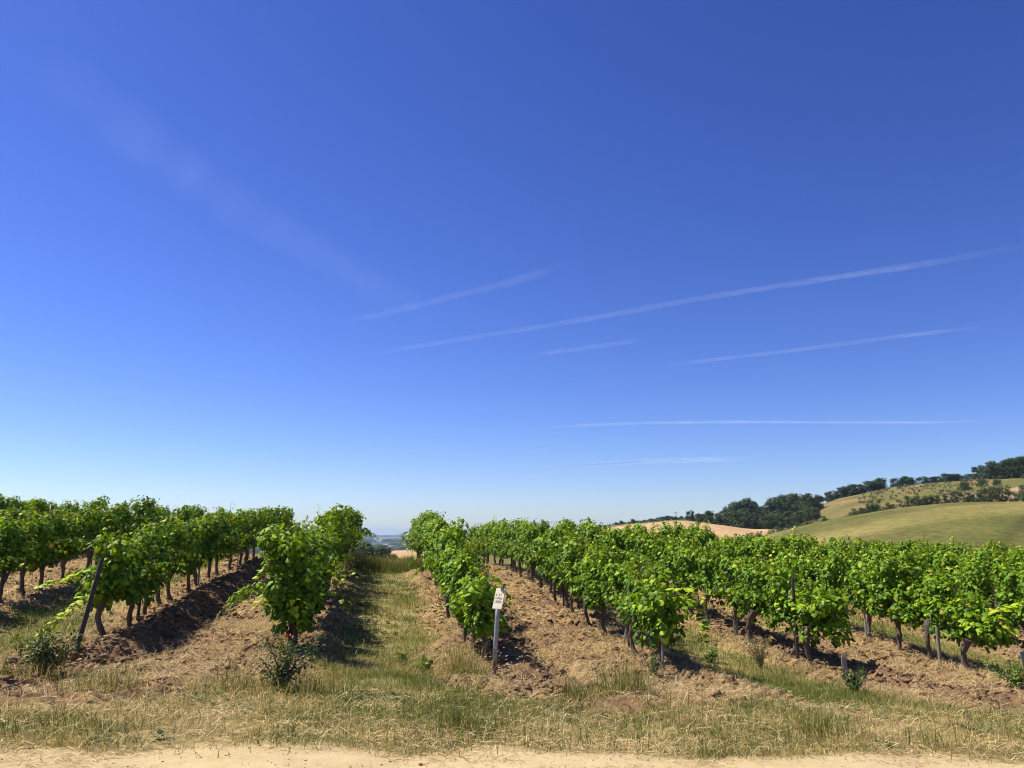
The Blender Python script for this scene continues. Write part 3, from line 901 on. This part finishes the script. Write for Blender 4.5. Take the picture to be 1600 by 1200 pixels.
# low broad-leaved weeds in the verge
def rosettes(n, x0, x1, y0, y1):
    X, Y = scatter(n, x0, x1, y0, y1, lambda X, Y: np.where(infront(X, Y), masks(X, Y)[0] * sstep(.5, .66, fbm(X * .9 + 70, Y * .9, 141, 4)), 0))
    P, T, N, SZ, C = [], [], [], [], []
    Z = znear(X, Y)
    for x, y, z in zip(X, Y, Z):
        m = rnd.randint(5, 9); sz = rnd.uniform(.03, .075); c = np.array([.055, .10, .026]) * rnd.uniform(.7, 1.7)
        for k in range(m):
            a = k * 2.4 + rnd.uniform(-.4, .4); e = rnd.uniform(.15, .9)
            P.append((x, y, z + rnd.uniform(0, .03))); T.append((math.cos(a), math.sin(a), e)); N.append((-math.cos(a) * e, -math.sin(a) * e, 1)); SZ.append(sz * rnd.uniform(.7, 1.3)); C.append(c)
    return leaves_np(np.array(P, float), np.array(T), np.array(N), np.array(SZ), np.array(C), SLEAFV * np.array([1.2, 1, 1]), SLEAFF)
V, F, C = joined([rosettes(2600, -7, 13, 6.6, 13), rosettes(1500, -8, 16, 13, 24)])
tag(obj('ground_cover', mesh_np('ground_cover', V, F, C), M_leaf), 'low broad-leaved weeds scattered through the verge grass', 'weeds', kind='stuff')

# straw
def ribbons(X, Y, L, W, C, lift=.02, tilt=.12):
    n = len(X)
    a = R.uniform(0, 2 * math.pi, n)
    Z0 = znear(X, Y)
    dx, dy = np.cos(a) * L / 2, np.sin(a) * L / 2
    z1 = np.maximum(znear(X - dx, Y - dy), Z0 - .05) + R.uniform(.004, lift, n); z2 = np.maximum(znear(X + dx, Y + dy), Z0 - .05) + R.uniform(.004, lift, n) + np.abs(R.normal(0, tilt, n)) * L
    zm = np.maximum((z1 + z2) / 2, Z0 + .006) + R.uniform(0, .15, n) * L
    wx, wy = -np.sin(a) * W, np.cos(a) * W
    V = np.zeros((n, 6, 3))
    for j, (s, z) in enumerate(((-1, z1), (0, zm), (1, z2))):
        bx = R.normal(0, .05, n) * L if s == 0 else 0
        V[:, j * 2] = np.stack([X + s * dx - wx + bx, Y + s * dy - wy, z], -1)
        V[:, j * 2 + 1] = np.stack([X + s * dx + wx + bx, Y + s * dy + wy, z + W * .5], -1)
    b = np.arange(n)[:, None] * 6
    F = np.concatenate([b + np.array([[0, 2, 3]]), b + np.array([[0, 3, 1]]), b + np.array([[2, 4, 5]]), b + np.array([[2, 5, 3]])])
    return V.reshape(-1, 3), F, np.repeat(C, 6, axis=0)
S1, S2 = np.array([.22, .145, .055]), np.array([.78, .60, .29])
def wstraw(X, Y):
    m = masks(X, Y)
    k = sstep(.33, .58, fbm(X * 1.1, Y * 1.1, 31, 4))
    bare = np.where(np.mod(m[4], 2) == 1, sstep(1.5, .9, m[5]) * (1 - m[3]), 0)
    return np.where(infront(X, Y), np.clip(m[1] * (.22 + .78 * k) * (1 - .9 * bare) + m[3] * (1 - m[2]) * .34, 0, 1), 0)
parts = []
X, Y = scatter(340000, -9, 15, 6.3, 17, wstraw)
c = S1 + (S2 - S1) * R.random((len(X), 1)); c = np.where(R.random((len(X), 1)) < .06, np.array([.10, .065, .04]), c); parts.append(ribbons(X, Y, R.gamma(3, .028, len(X)) + .025, R.uniform(.0010, .0028, len(X)), c, .05, .2))
X, Y = scatter(110000, -13, 24, 17, 33, wstraw)
c = S1 + (S2 - S1) * R.random((len(X), 1)); parts.append(ribbons(X, Y, R.gamma(3, .045, len(X)) + .04, R.uniform(.003, .006, len(X)), c))
X, Y = scatter(70000, -6, 10, 4.6, 7.0, lambda X, Y: np.where(infront(X, Y + 1), sstep(.42, .7, fbm(X * .9, Y * 2.2, 111, 4)) * np.interp(Y, [5, 6.5], [.35, 1]), 0))
c = S1 * 1.15 + (S2 - S1) * R.random((len(X), 1)); parts.append(ribbons(X, Y, R.gamma(3, .018, len(X)) + .015, R.uniform(.0010, .0024, len(X)), c, .006, .03))
V, F, C = joined(parts)
tag(obj('straw', mesh_np('straw', V, F, C), M_straw), 'loose dry straw lying on the tilled soil and verge', 'straw', kind='stuff')
n_straw = len(F)

# clods of earth
phi = (1 + 5 ** .5) / 2
ICO = norm(np.array([(-1, phi, 0), (1, phi, 0), (-1, -phi, 0), (1, -phi, 0), (0, -1, phi), (0, 1, phi), (0, -1, -phi), (0, 1, -phi), (phi, 0, -1), (phi, 0, 1), (-phi, 0, -1), (-phi, 0, 1)], float))
ICF = np.array([(0, 11, 5), (0, 5, 1), (0, 1, 7), (0, 7, 10), (0, 10, 11), (1, 5, 9), (5, 11, 4), (11, 10, 2), (10, 7, 6), (7, 1, 8), (3, 9, 4), (3, 4, 2), (3, 2, 6), (3, 6, 8), (3, 8, 9), (4, 9, 5), (2, 4, 11), (6, 2, 10), (8, 6, 7), (9, 8, 1)])
def clods(X, Y, S_, C):
    n = len(X)
    sh = ICO[None] * R.uniform(.45, 1.4, (n, 12, 1)) * np.stack([R.uniform(.8, 1.5, n), R.uniform(.8, 1.5, n), R.uniform(.5, .9, n)], -1)[:, None]
    V = sh * S_[:, None, None] + np.stack([X, Y, znear(X, Y) + S_ * .15], -1)[:, None]
    F = ICF[None] + (np.arange(n) * 12)[:, None, None]
    return V.reshape(-1, 3), F.reshape(-1, 3), np.repeat(C, 12, axis=0)
def wclod(X, Y):
    m = masks(X, Y)
    odd = np.mod(m[4], 2) == 1
    near_ridge = np.clip(np.exp(-((m[5] - .6) / .6) ** 2) + .4 * np.exp(-((STEP - m[5] - .4) / .3) ** 2), 0, 1)
    cl = sstep(.40, .62, fbm(X * 1.4, Y * 1.4, 121, 4))
    return np.where(infront(X, Y), m[1] * np.where(odd, .25 + .75 * near_ridge, .35) * (.25 + .75 * cl), 0)
K1, K2 = np.array([.135, .080, .040]), np.array([.33, .210, .105])
X, Y = scatter(150000, -10, 17, 9, 24, wclod)
s = R.gamma(1.6, .012, len(X)) + .006; s = np.minimum(s, .055)
V, F, C = clods(X, Y, s, K1 + (K2 - K1) * R.random((len(X), 1)))
X, Y = scatter(16000, -13, 24, 24, 33, wclod)
s = R.gamma(2.2, .015, len(X)) + .015
V2 = clods(X, Y, s, K1 + (K2 - K1) * R.random((len(X), 1)))
V, F, C = joined([(V, F, C), V2])
tag(obj('soil_clods', mesh_np('soil_clods', V, F, C), M_clod), 'crumbled brown clods of tilled earth between the rows', 'soil', kind='stuff')
n_clod = len(F)
# path grit
X, Y = scatter(9000, -5, 9, 4.8, 6.8, lambda X, Y: .25 + .5 * sstep(.4, .6, fbm(X, Y * 2, 131, 3)))
V, F, C = clods(X, Y, R.gamma(2, .0013, len(X)) + .002, np.array([.38, .28, .14]) + R.uniform(-.10, .15, (len(X), 1)))
tag(obj('gravel', mesh_np('gravel', V, F, C), M_clod), 'fine pale grit scattered over the sandy path', 'gravel', kind='stuff')

# a few larger stones on the path
X, Y = scatter(130, -5, 9, 5.0, 6.6, lambda X, Y: .6 + 0 * X)
V, F, C = clods(X, Y, R.uniform(.006, .016, len(X)), np.array([.36, .28, .17]) + R.uniform(-.12, .15, (len(X), 1)))
tag(obj('pebbles', mesh_np('pebbles', V, F, C), M_clod), 'scattered small stones lying on the sandy path', 'pebbles', kind='stuff')
# the stick and stone on the path
M_stick = plain_mat('stick', (.22, .10, .065), .9, 30, .7, .004)
st = obj('stick', MB().tube([(-.13, .02, .014), (-.04, .0, .02), (.05, -.012, .018), (.13, -.03, .014)], [.012, .016, .015, .009], 8, jit=.15).mesh('stick'), M_stick)
st.location = (4.02, 5.72, zat(4.02, 5.72)); tag(st, 'reddish brown stick lying on the sandy path at lower right', 'stick')
Vs, Fs, Cs = clods(np.array([.32]), np.array([6.15]), np.array([.022]), np.array([[.50, .20, .13]]))
zz = zat(.32, 6.15)
so = obj('stone', mesh_np('stone', Vs - np.array([.32, 6.15, zz]), Fs, Cs), M_clod); so.location = (.32, 6.15, zz)
tag(so, 'small reddish stone on the path below the sign', 'stone')

# ---------------------------------------------------------------- trees and bushes of the hills
def tree_meshes(seed, w=1.0, n=1500, low=.12, hue=0.0):
    """unit tree about 1 tall: trunk with limbs, crown of small leaf faces gathered in clumps"""
    rg = np.random.default_rng(seed)
    b = MB()
    b.tube([(0, 0, -.05), (rg.normal(0, .01), rg.normal(0, .01), .2), (rg.normal(0, .02), rg.normal(0, .02), .5), (0, 0, .72)], [.035, .027, .02, .008], 7)
    for k in range(5):
        a = rg.uniform(0, 6.28); e = rg.uniform(.18, .34) * w
        b.tube([(0, 0, .25 + .07 * k), (math.cos(a) * e * .5, math.sin(a) * e * .5, .4 + .07 * k), (math.cos(a) * e, math.sin(a) * e, .5 + .08 * k)], [.014, .010, .004], 5)
    nb = 22
    cl = []
    for i in range(nb):
        a = rg.uniform(0, 6.28); hh = rg.uniform(low + .12, .86)
        rad = .34 * w * math.sin(min(1, (1.02 - hh) / .5) * math.pi / 2) * math.sqrt(rg.random()) * 1.1
        cl.append((np.array([math.cos(a) * rad, math.sin(a) * rad, hh]), rg.uniform(.10, .19) * (.7 + .3 * w)))
    for hh, rz_ in ((.30, .26), (.52, .28)):
        cl.append((np.array([0, 0, hh + low * .5]), rz_ * w * .95)); cl.append((np.array([rg.normal(0, .06), rg.normal(0, .06), hh + low * .5]), rz_ * w))
    P, N, C = [], [], []
    base = np.array([.040, .068, .020]) * (1 + hue)
    for c, r in cl:
        m = n // nb * (1 if r < .23 * w else 2)
        v = rg.normal(0, 1, (m, 3)); v = norm(v)
        p = c + v * r * rg.uniform(.5, 1.05, (m, 1)) * np.array([1, 1, .8])
        P.append(p); N.append(v + np.array([0, 0, .5]) + rg.normal(0, .4, (m, 3)))
        C.append(base * rg.uniform(.75, 1.35, (m, 1)) * rg.uniform(.85, 1.2) * np.array([1 + rg.uniform(-.1, .25), 1, 1]))
    P, N, C = np.concatenate(P), np.concatenate(N), np.concatenate(C)
    T = np.cross(N, rg.normal(0, 1, N.shape))
    V, F, CC = leaves_np(P, T, N, rg.uniform(.04, .075, len(P)), C, SLEAFV * np.array([1.4, 1, 1]), SLEAFF)
    me = mesh_np('crown', V, F, CC); me.materials.append(M_tree)
    tm = b.mesh('trunk'); tm.materials.append(M_trunk)
    return tm, me
TREES = [tree_meshes(500 + i, w=[1.35, 1.2, 1.5, 1.15, 1.3, 1.4][i], n=2000, low=-.10, hue=[0, .15, -.1, .1, .2, -.05][i]) for i in range(6)]
BUSHES = [tree_meshes(540 + i, w=[1.9, 1.6, 2.2][i], n=1700, low=-.08, hue=[.25, .45, .1][i]) for i in range(3)]
def tree(a, d, h, w=1.0, lib=TREES, name='tree', label='', cat='tree', group=None, sink=.15):
    tm, cm_ = lib[rnd.randrange(len(lib))]
    p = pol(a, d)
    o = empty(name, p - Vector((0, 0, sink)), rnd.uniform(0, 6.28))
    o.scale = (h * w, h * w, h)
    link(bpy.data.objects.new('trunk', tm), o)
    link(bpy.data.objects.new('crown', cm_), o)
    return tag(o, label, cat, group)

# dark wood beside the wheat field: a front edge and a back line
front = [(22.9, 352, 5), (23.5, 350, 6.5), (24.1, 347, 7.5), (24.8, 345, 8), (25.4, 342, 8.5), (26.0, 340, 8.5), (26.6, 338, 8.5), (27.15, 334, 8), (27.7, 330, 8), (28.3, 326, 8), (28.9, 322, 8), (29.5, 316, 7.5), (30.1, 310, 7), (30.6, 305, 6)]
for i, (a, d, h) in enumerate(front):
    tree(a + rnd.uniform(-.1, .1), d, h * rnd.uniform(.78, 1.02), rnd.uniform(1.05, 1.3), sink=h * .1, label='%s tree from the wheat field end along the front edge of the dark wood' % ORD[i], group='trees of the dark wood')
back = [(22.9, 380, 4.5), (23.5, 385, 6.3), (24.2, 388, 7.0), (24.8, 390, 8.8), (25.4, 392, 10.2), (25.9, 395, 11.6), (26.5, 394, 10.0), (27.1, 392, 7.6), (27.6, 388, 10.6), (28.15, 385, 9.4), (28.7, 380, 10.8), (29.2, 375, 10.6), (29.75, 365, 8.2), (30.25, 352, 8.4), (30.7, 345, 6.5)]
for i, (a, d, h) in enumerate(back):
    tree(a + rnd.uniform(-.1, .1), d, h * (rnd.uniform(1.08, 1.2) if a > 25 else .9), rnd.uniform(1.0, 1.2), label='%s tree from the left in the taller back line of the dark wood' % ORD[i], group='trees of the dark wood')
tree(22.2, 372, 5.2, .8, label='lone small tree at the top edge of the wheat field left of the dark wood')
# tree line on the dry slope's crest
line = [(31.4, 402, 4.5), (31.9, 404, 5.5), (32.4, 404, 7), (32.9, 406, 7.5), (33.4, 406, 8), (33.9, 406, 8), (34.4, 408, 7.5), (34.9, 408, 6.5), (35.8, 410, 6.5), (36.3, 410, 6), (37.4, 412, 5.5), (37.9, 412, 5), (38.5, 412, 5), (38.9, 414, 6), (39.4, 414, 6), (40.0, 412, 5)]
for i, (a, d, h) in enumerate(line):
    tree(a + rnd.uniform(-.2, .2), d, h * rnd.uniform(.8, 1.1), rnd.uniform(1.25, 1.75), sink=h * .14, label='%s tree from the left on the crest of the dry slope' % ORD[i], group='trees on the slope crest')
right = [(40.6, 400, 8), (41.2, 396, 10), (41.7, 392, 11), (42.2, 390, 12), (42.8, 388, 12), (43.4, 386, 12), (44.1, 384, 12), (45.0, 384, 12)]
for i, (a, d, h) in enumerate(right):
    tree(a, d, h * rnd.uniform(.82, .95), 1.3, sink=.8, label='%s tree from the left in the big clump on the hilltop at right' % ORD[i], group='trees of the hilltop clump')
# bushes along the top of the meadow
hedge = [(31.1, 212, .9), (33.0, 212, 1.5), (33.5, 213, 1.3), (33.9, 213, 1.6), (34.3, 214, 2.9), (35.1, 214, 1.5), (36.3, 214, 2.4), (36.9, 214, 2.3), (37.4, 214, 2.0), (37.9, 214, 1.9), (39.0, 215, 2.6), (39.7, 213, 1.9), (40.3, 213, 2.2), (40.9, 212, 3.4), (41.5, 212, 3.4), (42.7, 212, 3.4), (43.4, 212, 3.2)]
for i, (a, d, h) in enumerate(hedge):
    tree(a, d, h + .9, .9, BUSHES, 'bush', '%s bush from the left along the top edge of the meadow' % ORD[i], 'bush', 'bushes along the meadow top')
for i, (a, d, h) in enumerate([(39.6, 330, 5), (40.5, 345, 4), (41.3, 345, 3.5)]):
    tree(a, d, h, .8, BUSHES, 'bush', '%s bush from the left on the slope above the pale bare field' % ORD[i], 'bush', 'bushes above the bare field')
# dark scrub at the foot of the wheat field
for i, (a, d, h) in enumerate([(24.4, 222, 2.2), (25.0, 222, 2.6), (25.6, 220, 2.6), (26.2, 218, 2.4), (26.8, 216, 2.0), (27.6, 232, 2.6), (28.2, 236, 3), (28.8, 236, 3), (29.4, 232, 3), (30.0, 228, 2.4)]):
    tree(a, d, h, .9, BUSHES, 'bush', '%s low dark bush from the left between the wheat field and the meadow' % ORD[i], 'bush', 'scrub below the dark wood')
# far wood behind the wheat field
far = [(15.2 + .42 * i, 560 + rnd.uniform(-15, 25)) for i in range(18)]
for i, (a, d) in enumerate(far):
    h = np.interp(a, [15, 17, 19, 21, 22.5], [3.2, 4.4, 5.2, 6.2, 5]) * rnd.uniform(.9, 1.1)
    tree(a, d, h, 1.3, label='%s tree from the left in the distant wood behind the wheat field' % ORD[i], group='trees of the distant wood')
# pale dry scrub on the upper slope
P = []
for _ in range(900):
    a, d = rnd.uniform(29.5, 41), rnd.uniform(262, 398)
    if fbm(np.array([a * 1.1]), np.array([d * .03]), 151, 3)[0] > .47:
        q = pol(a, d)
        for k in range(6): P.append((q.x + rnd.gauss(0, .35), q.y + rnd.gauss(0, .35), q.z + rnd.uniform(-.05, .12)))
P = np.array(P); n = len(P)
V, F, C = leaves_np(P, np.random.default_rng(3).normal(0, .5, (n, 3)) + np.array([0, 0, 1]), np.random.default_rng(4).normal(0, 1, (n, 3)), np.random.default_rng(6).uniform(.4, 1.0, n), np.array([.27, .22, .10]) * np.random.default_rng(8).uniform(.35, 1.35, (n, 1)), SLEAFV, SLEAFF)
tag(obj('scrub', mesh_np('scrub', V, F, C), M_tree), 'dry pale scrub dotted over the upper slope', 'scrub', kind='stuff')
# through the gap of the grass aisle
tree(-.9, 190, 6.5, 1.2, label='broad dark tree beyond the crest, left in the gap of the grass aisle', group=None)
tree(.1, 182, 4.8, 1.2, label='lower dark tree beyond the crest, in the middle of the aisle gap', group=None)
tree(-1.6, 200, 6.0, 1.1, label='dark tree beyond the crest half hidden by the row behind the rose bush', group=None)
tree(1.8, 620, 8, 1.6, label='first distant tree behind the pale field in the aisle gap', group=None)
tree(2.6, 610, 8, 1.6, label='second distant tree behind the pale field in the aisle gap', group=None)
# far-off woods of the plain
bV, bF, bC, nb_ = [], [], [], 0
rg = np.random.default_rng(5)
for d in (1100, 1500, 2100, 3000, 4200, 6000, 9000):
    for a in np.arange(-12, 14, .32 * 1100 / max(d, 1100) + .06):
        if fbm(np.array([a * .6]), np.array([d * .01]), 77, 2)[0] < .42: continue
        r = rg.uniform(9, 18) * (1 + d / 6000)
        dj = d + rg.uniform(-60, 60)
        c = pol(a, dj)
        V = ICO * r * np.array([1.3, 1.3, .62]) * rg.uniform(.85, 1.15, (12, 1)) + np.array(c) + np.array([0, 0, r * .2])
        bV.append(V); bF.append(ICF + nb_); bC.append(np.tile(np.array([.035, .055, .02]) * rg.uniform(.8, 1.2), (12, 1))); nb_ += 12
tag(obj('distant_woodland', mesh_np('distant_woodland', np.concatenate(bV), np.concatenate(bF), np.concatenate(bC), True), M_hill), 'far-off blue woodland across the plain', 'woodland', kind='stuff')

# slim pole in the wheat field
p = pol(21.15, 300)
po = tag(empty('utility_pole', p), 'thin dark pole standing in the wheat field', 'pole')
obj('pole', MB().tube([(0, 0, -.3), (0, 0, 3), (0, 0, 6)], [.14, .12, .10], 8).mesh('pole'), M_darkpost, po)
obj('crossarm', MB().box((0, 0, 5.6), (1.2, .12, .12)).mesh('crossarm'), M_darkpost, po)

# ---------------------------------------------------------------- contrails, real tubes of ice cloud high above
def contrail_mat(name, density, width):
    m, t, b, o = new_mat(name)
    t.nodes.remove(b)
    lw = t.nodes.new('ShaderNodeLayerWeight'); lw.inputs['Blend'].default_value = .5
    inv = t.nodes.new('ShaderNodeMath'); inv.operation = 'SUBTRACT'; inv.inputs[0].default_value = 1
    t.links.new(lw.outputs['Facing'], inv.inputs[1])
    pw = t.nodes.new('ShaderNodeMath'); pw.operation = 'POWER'; pw.inputs[1].default_value = 2.2
    t.links.new(inv.outputs[0], pw.inputs[0])
    at = t.nodes.new('ShaderNodeAttribute'); at.attribute_name = 'along'
    cx = t.nodes.new('ShaderNodeCombineXYZ'); t.links.new(at.outputs['Fac'], cx.inputs[0])
    nz = t.nodes.new('ShaderNodeTexNoise'); nz.inputs['Scale'].default_value = 7; nz.inputs['Detail'].default_value = 5
    t.links.new(cx.outputs[0], nz.inputs['Vector'])
    mr = t.nodes.new('ShaderNodeMapRange'); mr.inputs['From Min'].default_value = .3; mr.inputs['From Max'].default_value = .7; mr.inputs['To Min'].default_value = .45; mr.inputs['To Max'].default_value = 1.2
    t.links.new(nz.outputs['Fac'], mr.inputs['Value'])
    rp = t.nodes.new('ShaderNodeValToRGB')
    e = rp.color_ramp.elements; e[0].position = 0; e[0].color = (0, 0, 0, 1); e[1].position = 1; e[1].color = (0, 0, 0, 1)
    for q in (.30, .84):
        n_ = e.new(q); n_.color = (1, 1, 1, 1)
    rp.color_ramp.interpolation = 'EASE'
    t.links.new(at.outputs['Fac'], rp.inputs[0])
    m1 = t.nodes.new('ShaderNodeMath'); m1.operation = 'MULTIPLY'; t.links.new(pw.outputs[0], m1.inputs[0]); t.links.new(mr.outputs[0], m1.inputs[1])
    m2 = t.nodes.new('ShaderNodeMath'); m2.operation = 'MULTIPLY'; t.links.new(m1.outputs[0], m2.inputs[0]); t.links.new(rp.outputs[0], m2.inputs[1])
    m3 = t.nodes.new('ShaderNodeMath'); m3.operation = 'MULTIPLY'; t.links.new(m2.outputs[0], m3.inputs[0]); m3.inputs[1].default_value = density
    d2 = t.nodes.new('ShaderNodeBsdfTranslucent'); d2.inputs['Color'].default_value = (.97, .98, 1, 1)
    dn = t.nodes.new('ShaderNodeCombineXYZ'); dn.inputs[2].default_value = -1      # a sheet of ice crystals, lit through from above
    t.links.new(dn.outputs[0], d2.inputs['Normal'])
    tc = t.nodes.new('ShaderNodeTexCoord')
    nw = t.nodes.new('ShaderNodeTexNoise'); nw.inputs['Scale'].default_value = 1.1 / width; nw.inputs['Detail'].default_value = 6; nw.inputs['Roughness'].default_value = .7
    t.links.new(tc.outputs['Object'], nw.inputs['Vector'])
    mw = t.nodes.new('ShaderNodeMapRange'); mw.inputs['From Min'].default_value = .32; mw.inputs['From Max'].default_value = .66; mw.inputs['To Min'].default_value = .4; mw.inputs['To Max'].default_value = 1.35
    t.links.new(nw.outputs['Fac'], mw.inputs['Value'])
    m4 = t.nodes.new('ShaderNodeMath'); m4.operation = 'MULTIPLY'; t.links.new(m3.outputs[0], m4.inputs[0]); t.links.new(mw.outputs[0], m4.inputs[1])
    tr = t.nodes.new('ShaderNodeBsdfTransparent')
    ms = t.nodes.new('ShaderNodeMixShader')
    t.links.new(m4.outputs[0], ms.inputs[0]); t.links.new(tr.outputs[0], ms.inputs[1]); t.links.new(d2.outputs[0], ms.inputs[2])
    t.links.new(ms.outputs[0], o.inputs['Surface'])
    return m
def contrail(pts, alt, width, density, label):
    """pts: (bearing deg, elevation deg) of points along the trail; width in metres"""
    P = []
    for a, e in pts:
        d = alt / math.tan(RAD(e))
        P.append(Vector((d * math.sin(RAD(a)), d * math.cos(RAD(a)), alt)))
    Q = []
    N_ = 40
    seglen = [0]
    for i in range(1, len(P)): seglen.append(seglen[-1] + (P[i] - P[i - 1]).length)
    for k in range(N_ + 1):
        s = seglen[-1] * k / N_
        i = max(j for j in range(len(P) - 1) if seglen[j] <= s + 1e-6)
        Q.append(P[i].lerp(P[i + 1], (s - seglen[i]) / (seglen[i + 1] - seglen[i])))
    rad = [width / 2 * (1 + .12 * math.sin(k * 1.7) + rnd.uniform(-.06, .06)) for k in range(N_ + 1)]
    o0 = Q[N_ // 2].copy()
    b = MB().tube([q - o0 for q in Q], rad, 20, cap=False)
    me = mesh_np('contrail', np.concatenate(b.v), np.array(b.f), smooth=True, attrs={'along': np.repeat(np.arange(N_ + 1) / N_, 20)})
    o = obj('contrail', me, contrail_mat('contrail_ice', density, width))
    o.location = o0
    o.visible_shadow = True
    return tag(o, label, 'contrail', 'contrails in the sky')
CONTRAILS = [
 ([(-5.19, 14.88), (-0.51, 15.98), (4.33, 17.32), (9.28, 18.55), (14.27, 19.88)], 9000, 320, 0.055, 'short soft contrail highest left of centre'),
 ([(-5.5, 12.1), (-2.3, 12.81), (6.33, 14.43), (15.18, 15.74), (23.84, 16.85), (31.95, 17.34), (39.26, 17.46), (47.03, 17.55)], 9500, 270, 0.062, 'longest bright contrail slanting across the middle sky to the right edge'),
 ([(18.93, 11.9), (25.0, 12.41), (30.75, 12.68), (36.51, 12.94), (42.45, 12.94)], 9000, 200, 0.08, 'slim contrail at right below the longest one'),
 ([(7.36, 7.35), (14.07, 7.85), (18.8, 7.96), (25.65, 7.83), (32.04, 7.49), (38.26, 7.11), (43.18, 6.95)], 9000, 300, 0.085, 'thin level contrail low in the sky at right'),
 ([(4.07, 4.31), (7.37, 5.17), (10.71, 6.21), (14.53, 6.75)], 7000, 560, 0.14, 'short faint slanting contrail low in the middle of the sky'),
 ([(9.28, 4.23), (14.02, 4.88), (18.71, 5.15), (23.28, 5.2), (27.68, 5.18)], 7000, 560, 0.13, 'lowest faint level contrail above the wheat field'),
 ([(10.25, 13.11), (14.16, 13.5), (19.48, 14.09)], 9000, 260, 0.06, 'faintest short contrail just below the longest one'),
 ([(-29.52, 30.18), (-23.42, 28.04), (-17.05, 25.15), (-10.21, 21.98), (-4.48, 19.42), (3.38, 15.65)], 9500, 1500, 0.017, 'broad faded contrail slanting down from the upper left corner'),
]
for pts, alt, w_, den, lab in CONTRAILS: contrail(pts, alt, w_, den, lab)

# ---------------------------------------------------------------- haze over the plain
HAZE = True
if HAZE:
    hz = obj('haze', MB().box((0, 0, 8), (33000, 33000, 130)).mesh('haze'), None)
    m = bpy.data.materials.new('haze'); m.use_nodes = True
    t = m.node_tree; t.nodes.clear()
    o_ = t.nodes.new('ShaderNodeOutputMaterial'); pv = t.nodes.new('ShaderNodeVolumePrincipled')
    pv.inputs['Color'].default_value = (.62, .80, 1.0, 1)
    pv.inputs['Density'].default_value = 0.00009
    pv.inputs['Anisotropy'].default_value = 0.2
    t.links.new(pv.outputs[0], o_.inputs['Volume'])
    hz.data.materials.append(m)
    hz['kind'] = 'stuff'
print('STATS vines', n_vines, 'grass', n_grass, 'straw', n_straw, 'clod', n_clod, 'objects', len(bpy.data.objects))
